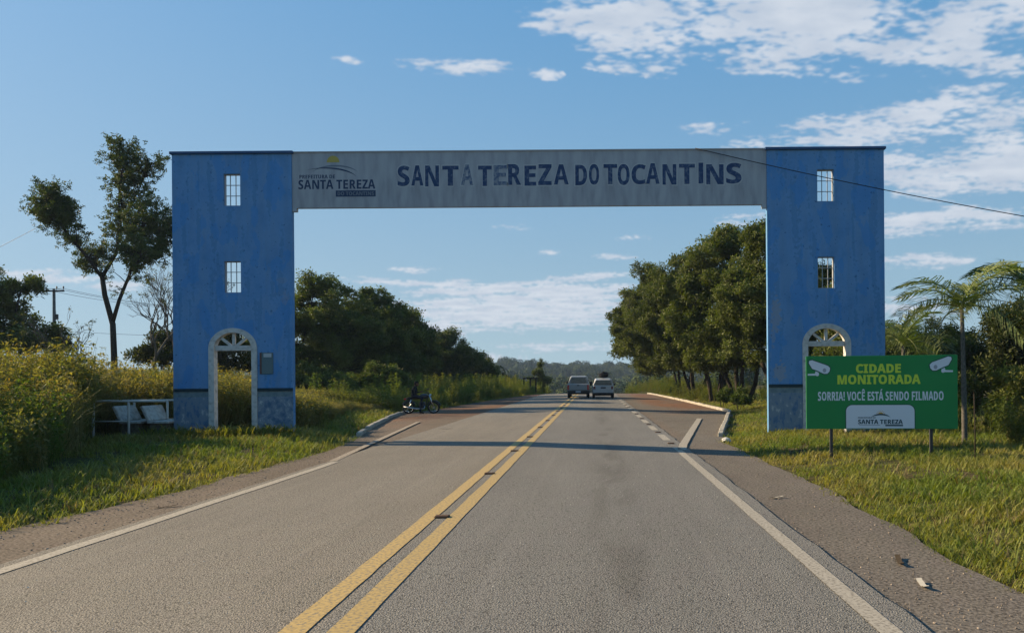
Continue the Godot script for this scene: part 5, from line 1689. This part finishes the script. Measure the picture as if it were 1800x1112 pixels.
func nets(st: SurfaceTool, bones: Array, lo: Vector3, hi: Vector3, cell: float, k: float, color_of: Callable) -> void:
	var n := Vector3i(((hi - lo) / cell).ceil()) + Vector3i.ONE
	var f := PackedFloat32Array()
	f.resize(n.x * n.y * n.z)
	var i := 0
	for z in n.z:
		for y in n.y:
			for x in n.x:
				var p := lo + Vector3(x, y, z) * cell
				var d := 1e9
				for b in bones:
					var c := capsule(p, b)
					if c > 0.3: continue
					var h := clampf(0.5 + 0.5 * (d - c) / k, 0.0, 1.0)
					d = lerpf(d, c, h) - k * h * (1.0 - h) if d < 1e8 else c
				f[i] = minf(d, 1.0)
				i += 1
	var at := {}
	var sy := n.x
	var sz := n.x * n.y
	for z in n.z - 1:
		for y in n.y - 1:
			for x in n.x - 1:
				var o := x + y * sy + z * sz
				var pos := Vector3.ZERO
				var cnt := 0
				var v := [f[o], f[o + 1], f[o + sy], f[o + sy + 1], f[o + sz], f[o + sz + 1], f[o + sz + sy], f[o + sz + sy + 1]]
				for e in [[0, 1], [2, 3], [4, 5], [6, 7], [0, 2], [1, 3], [4, 6], [5, 7], [0, 4], [1, 5], [2, 6], [3, 7]]:
					var a: float = v[e[0]]
					var b: float = v[e[1]]
					if (a < 0.0) != (b < 0.0):
						var t := a / (a - b)
						var p0 := Vector3(e[0] & 1, (e[0] >> 1) & 1, e[0] >> 2)
						var p1 := Vector3(e[1] & 1, (e[1] >> 1) & 1, e[1] >> 2)
						pos += p0.lerp(p1, t)
						cnt += 1
				if cnt: at[o] = lo + (Vector3(x, y, z) + pos / cnt) * cell
	for z in range(1, n.z - 1):
		for y in range(1, n.y - 1):
			for x in range(1, n.x - 1):
				var o := x + y * sy + z * sz
				for ax in 3:
					var step: int = [1, sy, sz][ax]
					if (f[o] < 0.0) == (f[o + step] < 0.0): continue
					var u: int = [sy, sz, 1][ax]
					var w: int = [sz, 1, sy][ax]
					var q := [at.get(o), at.get(o - u), at.get(o - u - w), at.get(o - w)]
					if q.has(null): continue
					if f[o] < 0.0: q.reverse()
					for id in [0, 1, 2, 0, 2, 3]:
						st.set_color(color_of.call(q[id]))
						st.add_vertex(q[id])

func make_rider(at: Vector3, turn: float) -> void:
	var t := thing("person", "person in dark clothes sitting on the motorcycle, hands held in front", "person", at, turn)
	var hip := Vector3(-0.36, 0.93, 0)
	var chest := Vector3(-0.33, 1.20, 0)
	var neck := Vector3(-0.28, 1.39, 0)
	var head := Vector3(-0.215, 1.50, 0)
	var body := [[hip + Vector3(0, 0, -0.08), hip + Vector3(0, 0, 0.08), 0.125, 0.125], [hip, chest, 0.135, 0.15], [chest + Vector3(0, 0.07, -0.12), chest + Vector3(0, 0.07, 0.12), 0.09, 0.09], [chest, neck, 0.13, 0.06], [neck, head, 0.055, 0.06]]
	var hands := []
	for s in [-1.0, 1.0]:
		var sh := Vector3(-0.32, 1.33, s * 0.19)
		var el := Vector3(-0.25, 1.06, s * 0.27)
		var wr := Vector3(-0.04, 1.09, s * 0.07)
		body.append([sh, el, 0.062, 0.048])
		body.append([el, wr, 0.046, 0.03])
		var hip_s := hip + Vector3(0.02, -0.02, s * 0.10)
		var kn := Vector3(0.06, 0.80 if s > 0.0 else 0.78, s * 0.24)
		var an := Vector3(-0.02, 0.10, s * 0.27) if s > 0.0 else Vector3(-0.08, 0.42, s * 0.22)
		body.append([hip_s, kn, 0.09, 0.06])
		body.append([kn, an, 0.058, 0.04])
		body.append([an, an + Vector3(0.17, -0.055, s * 0.02), 0.045, 0.038])
		var palm_end := wr + Vector3(0.075, 0.015, -s * 0.01)
		hands.append([wr, palm_end, 0.026, 0.03])
		for k in 4:
			var root := palm_end + Vector3(0.0, 0.022 - 0.015 * k, 0)
			var mid := root + Vector3(0.032, 0.006, -s * 0.018)
			hands.append([root, mid, 0.0095, 0.009])
			hands.append([mid, mid + Vector3(0.008, 0.004, -s * 0.03) * (1.1 - 0.1 * k), 0.009, 0.008])
		hands.append([wr + Vector3(0.03, 0.024, 0), wr + Vector3(0.065, 0.052, -s * 0.02), 0.011, 0.0095])
	var jacket := Color(0.014, 0.016, 0.022)
	var jeans := Color(0.022, 0.026, 0.036)
	var skin := Color(0.16, 0.085, 0.055)
	var st := SurfaceTool.new()
	st.begin(Mesh.PRIMITIVE_TRIANGLES)
	st.set_smooth_group(0)
	nets(st, body, Vector3(-0.60, -0.02, -0.42), Vector3(0.30, 1.60, 0.42), 0.03, 0.045, func(p): return skin if p.y > 1.415 else (jacket if p.y > 0.93 and p.x < 0.0 or p.y > 1.0 else (Color(0.01, 0.01, 0.01) if p.y < 0.13 else jeans)))
	var face := [[head + Vector3(-0.015, 0.035, 0), head + Vector3(0.02, 0.0, 0), 0.088, 0.082], [head + Vector3(0.045, -0.07, 0), head + Vector3(0.01, -0.05, 0), 0.045, 0.055], [head + Vector3(0.085, -0.005, 0), head + Vector3(0.108, -0.03, 0), 0.012, 0.015], [head + Vector3(0.0, -0.01, -0.088), head + Vector3(0.0, -0.03, -0.09), 0.016, 0.013], [head + Vector3(0.0, -0.01, 0.088), head + Vector3(0.0, -0.03, 0.09), 0.016, 0.013], [head + Vector3(0.083, -0.066, -0.02), head + Vector3(0.083, -0.066, 0.02), 0.009, 0.009]]
	nets(st, face, head - Vector3(0.16, 0.16, 0.14), head + Vector3(0.16, 0.16, 0.14), 0.012, 0.018, func(p): return skin)
	nets(st, hands, Vector3(-0.10, 1.0, -0.16), Vector3(0.12, 1.2, 0.16), 0.009, 0.008, func(p): return skin)
	st.generate_normals()
	obj("body", st.commit(), M.body, t)
	var hs := SurfaceTool.new()
	hs.begin(Mesh.PRIMITIVE_TRIANGLES)
	hs.set_smooth_group(0)
	nets(hs, [[head + Vector3(-0.035, 0.055, 0), head + Vector3(0.012, 0.062, 0), 0.09, 0.080], [head + Vector3(-0.05, -0.02, 0), head + Vector3(-0.03, 0.04, 0), 0.075, 0.085]], head - Vector3(0.2, 0.16, 0.16), head + Vector3(0.16, 0.2, 0.16), 0.016, 0.02, func(p): return Color.BLACK)
	hs.generate_normals()
	obj("hair", hs.commit(), M.hair, t)

# ------------------------------------------------------------------ odds and ends
func make_bits() -> void:
	# low dark trestle standing in the verge near the crest
	var t := thing("roadside_trestle", "dark flat topped trestle in the verge grass near the crest", "trestle", Vector3(-7.35, 0.35, -88.0))
	obj("top_board", box_mesh(Vector3(-0.78, 1.18, -0.3), Vector3(0.78, 1.34, 0.3), 0.02), M.wood_dark, t)
	for x in [-0.7, 0.05, 0.68]:
		obj("leg", box_mesh(Vector3(x - 0.06, -0.6, -0.25), Vector3(x + 0.06, 1.179, 0.25), 0.01), M.wood_dark, t)
	t = thing("stake", "thin weathered stake in the grass by the sign", "stake", Vector3(7.02, -0.1, -14.3))
	obj("shaft", smooth_tube([Vector3(0, -0.3, 0), Vector3(0.01, 0.6, 0.01), Vector3(0, 1.35, 0)], [0.012, 0.012, 0.010], 6), M.wood_dark, t)
	obj("tip", smooth_tube([Vector3(0, 1.35, 0), Vector3(0.0, 1.39, 0)], [0.010, 0.003], 6), M.wood_dark, t)
	# pale rubble
	rng.seed = 900
	for s in [[3.45, 20.3, 0.13, "pale rubble stone at the tapered end of the right kerb"]]:
		var st := st_new()
		var rings := []
		for k in 6:
			var f := k / 5.0
			var ring := []
			for i in 10:
				var a := TAU * i / 10
				var r: float = s[2] * sqrt(maxf(0.06, 1.0 - pow(2.0 * f - 1.0, 2.0))) * rng.randf_range(0.8, 1.15)
				ring.append(Vector3(cos(a) * r, (f - 0.35) * s[2] * 1.3, -sin(a) * r))
			rings.append(ring)
		ring_loft(st, rings)
		var o := obj("rubble_stone", fin(st), M.stone_white, self, Vector3(s[0], ground_y(s[0], s[1]) + 0.05, -s[1]))
		tag(o, s[3], "stone")
	# litter on the shoulders: curled scraps
	var scraps := [[-5.75, 10.3, 0.16, 0.5, "dark curled scrap lying on the dirt left of the edge line", "litter_dark"], [2.62, 6.2, 0.13, 1.4, "pale torn wrapper lying on the paved right shoulder", "litter_pale"], [2.75, 7.0, 0.18, 1.3, "dark twig lying on the right shoulder above the pale wrapper", "litter_dark"], [2.5, 10.7, 0.12, 0.4, "pale flattened scrap on the right shoulder close to the edge line", "litter_pale"], [-4.9, 25.5, 0.2, 0.2, "dark scrap on the road near the left kerb", "litter_dark"]]
	for s in scraps:
		var st := st_new()
		var w: float = s[2]
		for k in 6:
			var x0 := lerpf(-w, w, k / 6.0)
			var x1 := lerpf(-w, w, (k + 1) / 6.0)
			var y0: float = 0.018 * pow(x0 / w, 2.0) + 0.004 * sin(k * 2.0)
			var y1: float = 0.018 * pow(x1 / w, 2.0) + 0.004 * sin((k + 1) * 2.0)
			quad(st, Vector3(x0, y0, -0.02), Vector3(x1, y1, -0.024), Vector3(x1, y1 + 0.006, 0.022), Vector3(x0, y0 + 0.006, 0.02))
			quad(st, Vector3(x0, y0 - 0.003, 0.02), Vector3(x1, y1 - 0.003, 0.022), Vector3(x1, y1 - 0.004, -0.024), Vector3(x0, y0 - 0.004, -0.02))
		var o := obj("litter_scrap", fin(st), M[s[5]], self, Vector3(s[0], road_y(s[0], s[1]) - 0.008 + (0.012 if absf(s[0] + 1.8) < 3.6 else 0.0), -s[1]))
		o.rotation.y = s[3]
		tag(o, s[4], "litter", "scraps of litter")
	# loose gravel on the shoulders and lay-bys
	var gs := st_new()
	lathe(gs, [Vector2(0.002, -0.5), Vector2(0.75, -0.3), Vector2(0.9, 0.05), Vector2(0.5, 0.45), Vector2(0.002, 0.55)], 6)
	var gm := fin(gs)
	var xf := []
	var cols := []
	for i in 4000:
		var d := 3.0 + 40.0 * pow(rng.randf(), 1.3)
		var left := rng.randf() < 0.55
		var x: float
		if left: x = lerpf(lerp_table(LEFT_EDGE, d), -5.35, pow(rng.randf(), 1.4))
		else: x = lerpf(2.2, lerp_table(RIGHT_EDGE, d), rng.randf() if rng.randf() < 0.5 else pow(rng.randf(), 3.0))
		var s := rng.randf_range(0.004, 0.012) * (1.6 if rng.randf() < 0.06 else 1.0)
		xf.append(Transform3D(Basis.from_euler(rand_dir() * 2.0).scaled(Vector3(s, s * 0.7, s)), Vector3(x, road_y(x, d) - 0.02 + s * 0.2, -d)))
		var v := rng.randf_range(0.6, 1.2)
		cols.append(Color(0.30, 0.245, 0.195) * v)
	for i in 1600:   # pale chippings that traffic has thrown over the lanes
		var d := 3.0 + 17.0 * pow(rng.randf(), 1.2)
		var x := rng.randf_range(-5.2, 2.1)
		var s := rng.randf_range(0.003, 0.0075)
		xf.append(Transform3D(Basis.from_euler(rand_dir() * 2.0).scaled(Vector3(s, s * 0.7, s)), Vector3(x, road_y(x, d) + s * 0.25, -d)))
		cols.append(Color(0.55, 0.52, 0.46) * rng.randf_range(0.7, 1.1))
	var g := scatter("gravel", gm, M.body, xf, cols, self)
	tag(g, "loose gravel and pale chippings strewn along the road", "gravel", "", "stuff")

func _ready() -> void:
	noise.noise_type = FastNoiseLite.TYPE_SIMPLEX_SMOOTH
	noise.frequency = 0.05
	noise.fractal_octaves = 4
	noise.seed = 3
	rng.seed = 1
	make_camera()
	make_sky()
	make_materials()
	make_ground()
	make_road()
	make_kerb()
	make_gateway()
	make_plaque()
	make_far_wood()
	make_trees()
	make_scrub()
	make_grass()
	make_sign()
	railing(Vector3(-13.85, 0.0, -21.35), "white pipe railing around the benches beside the left tower", 2.0, 1.0)
	bench(Vector3(-13.18, 0.02, -21.9), "pale concrete bench nearer the field, left of its twin")
	bench(Vector3(-12.40, 0.02, -21.9), "pale concrete bench against the edge of the left tower")
	railing(Vector3(8.25, 0.0, -21.35), "white pipe railing half hidden behind the green sign", 1.15, 1.0)
	bench(Vector3(8.45, 0.02, -21.9), "concrete bench mostly hidden behind the green sign")
	utility_pole(Vector3(-41.9, 0.2, -60.0), 8.6, "grey utility pole with crossarm rising beyond the scrub")
	utility_pole(Vector3(19.5, 0.1, -20.5), 4.6, "grey utility pole carrying the wire from the beam")
	wire("thin black wire from the top of the beam past the right tower", Vector3(2.88, 8.02, -21.7), Vector3(19.5, 4.5, -20.4), 0.25, 0.012)
	for k in 3:
		var x: float = [-42.78, -41.58, -41.06][k]
		wire(["overhead wire running to the outer end of the crossarm", "overhead wire running to the middle insulator of the crossarm", "overhead wire running to the inner end of the crossarm"][k], Vector3(x - 20.0, 8.9 + 0.2 * k, -52.0), Vector3(x, 8.82, -59.85), 0.5)
		wire(["overhead wire leaving the outer end of the crossarm behind the trees", "overhead wire leaving the middle insulator behind the trees", "overhead wire leaving the inner end of the crossarm behind the trees"][k], Vector3(x, 8.82, -59.85), Vector3(-21.8 + 0.5 * k, 6.9, -58.0), 0.7)
	wire("lone high wire climbing past the slender tree", Vector3(-72.0, 8.3, -75.0), Vector3(-38.0, 14.6, -57.0), 0.4)
	wire("low wire crossing behind the utility pole", Vector3(-62.0, 7.2, -61.0), Vector3(-30.0, 5.6, -75.0), 0.4)
	make_pickup(Vector3(-1.30, 0.0, -61.6))
	make_car(Vector3(0.70, -0.03, -61.8))
	make_motorcycle(Vector3(-8.75, road_y(-8.75, 39.0) - 0.03, -39.0), 0.12)
	make_rider(Vector3(-8.75, road_y(-8.75, 39.0) - 0.03, -39.0), 0.12)
	make_bits()
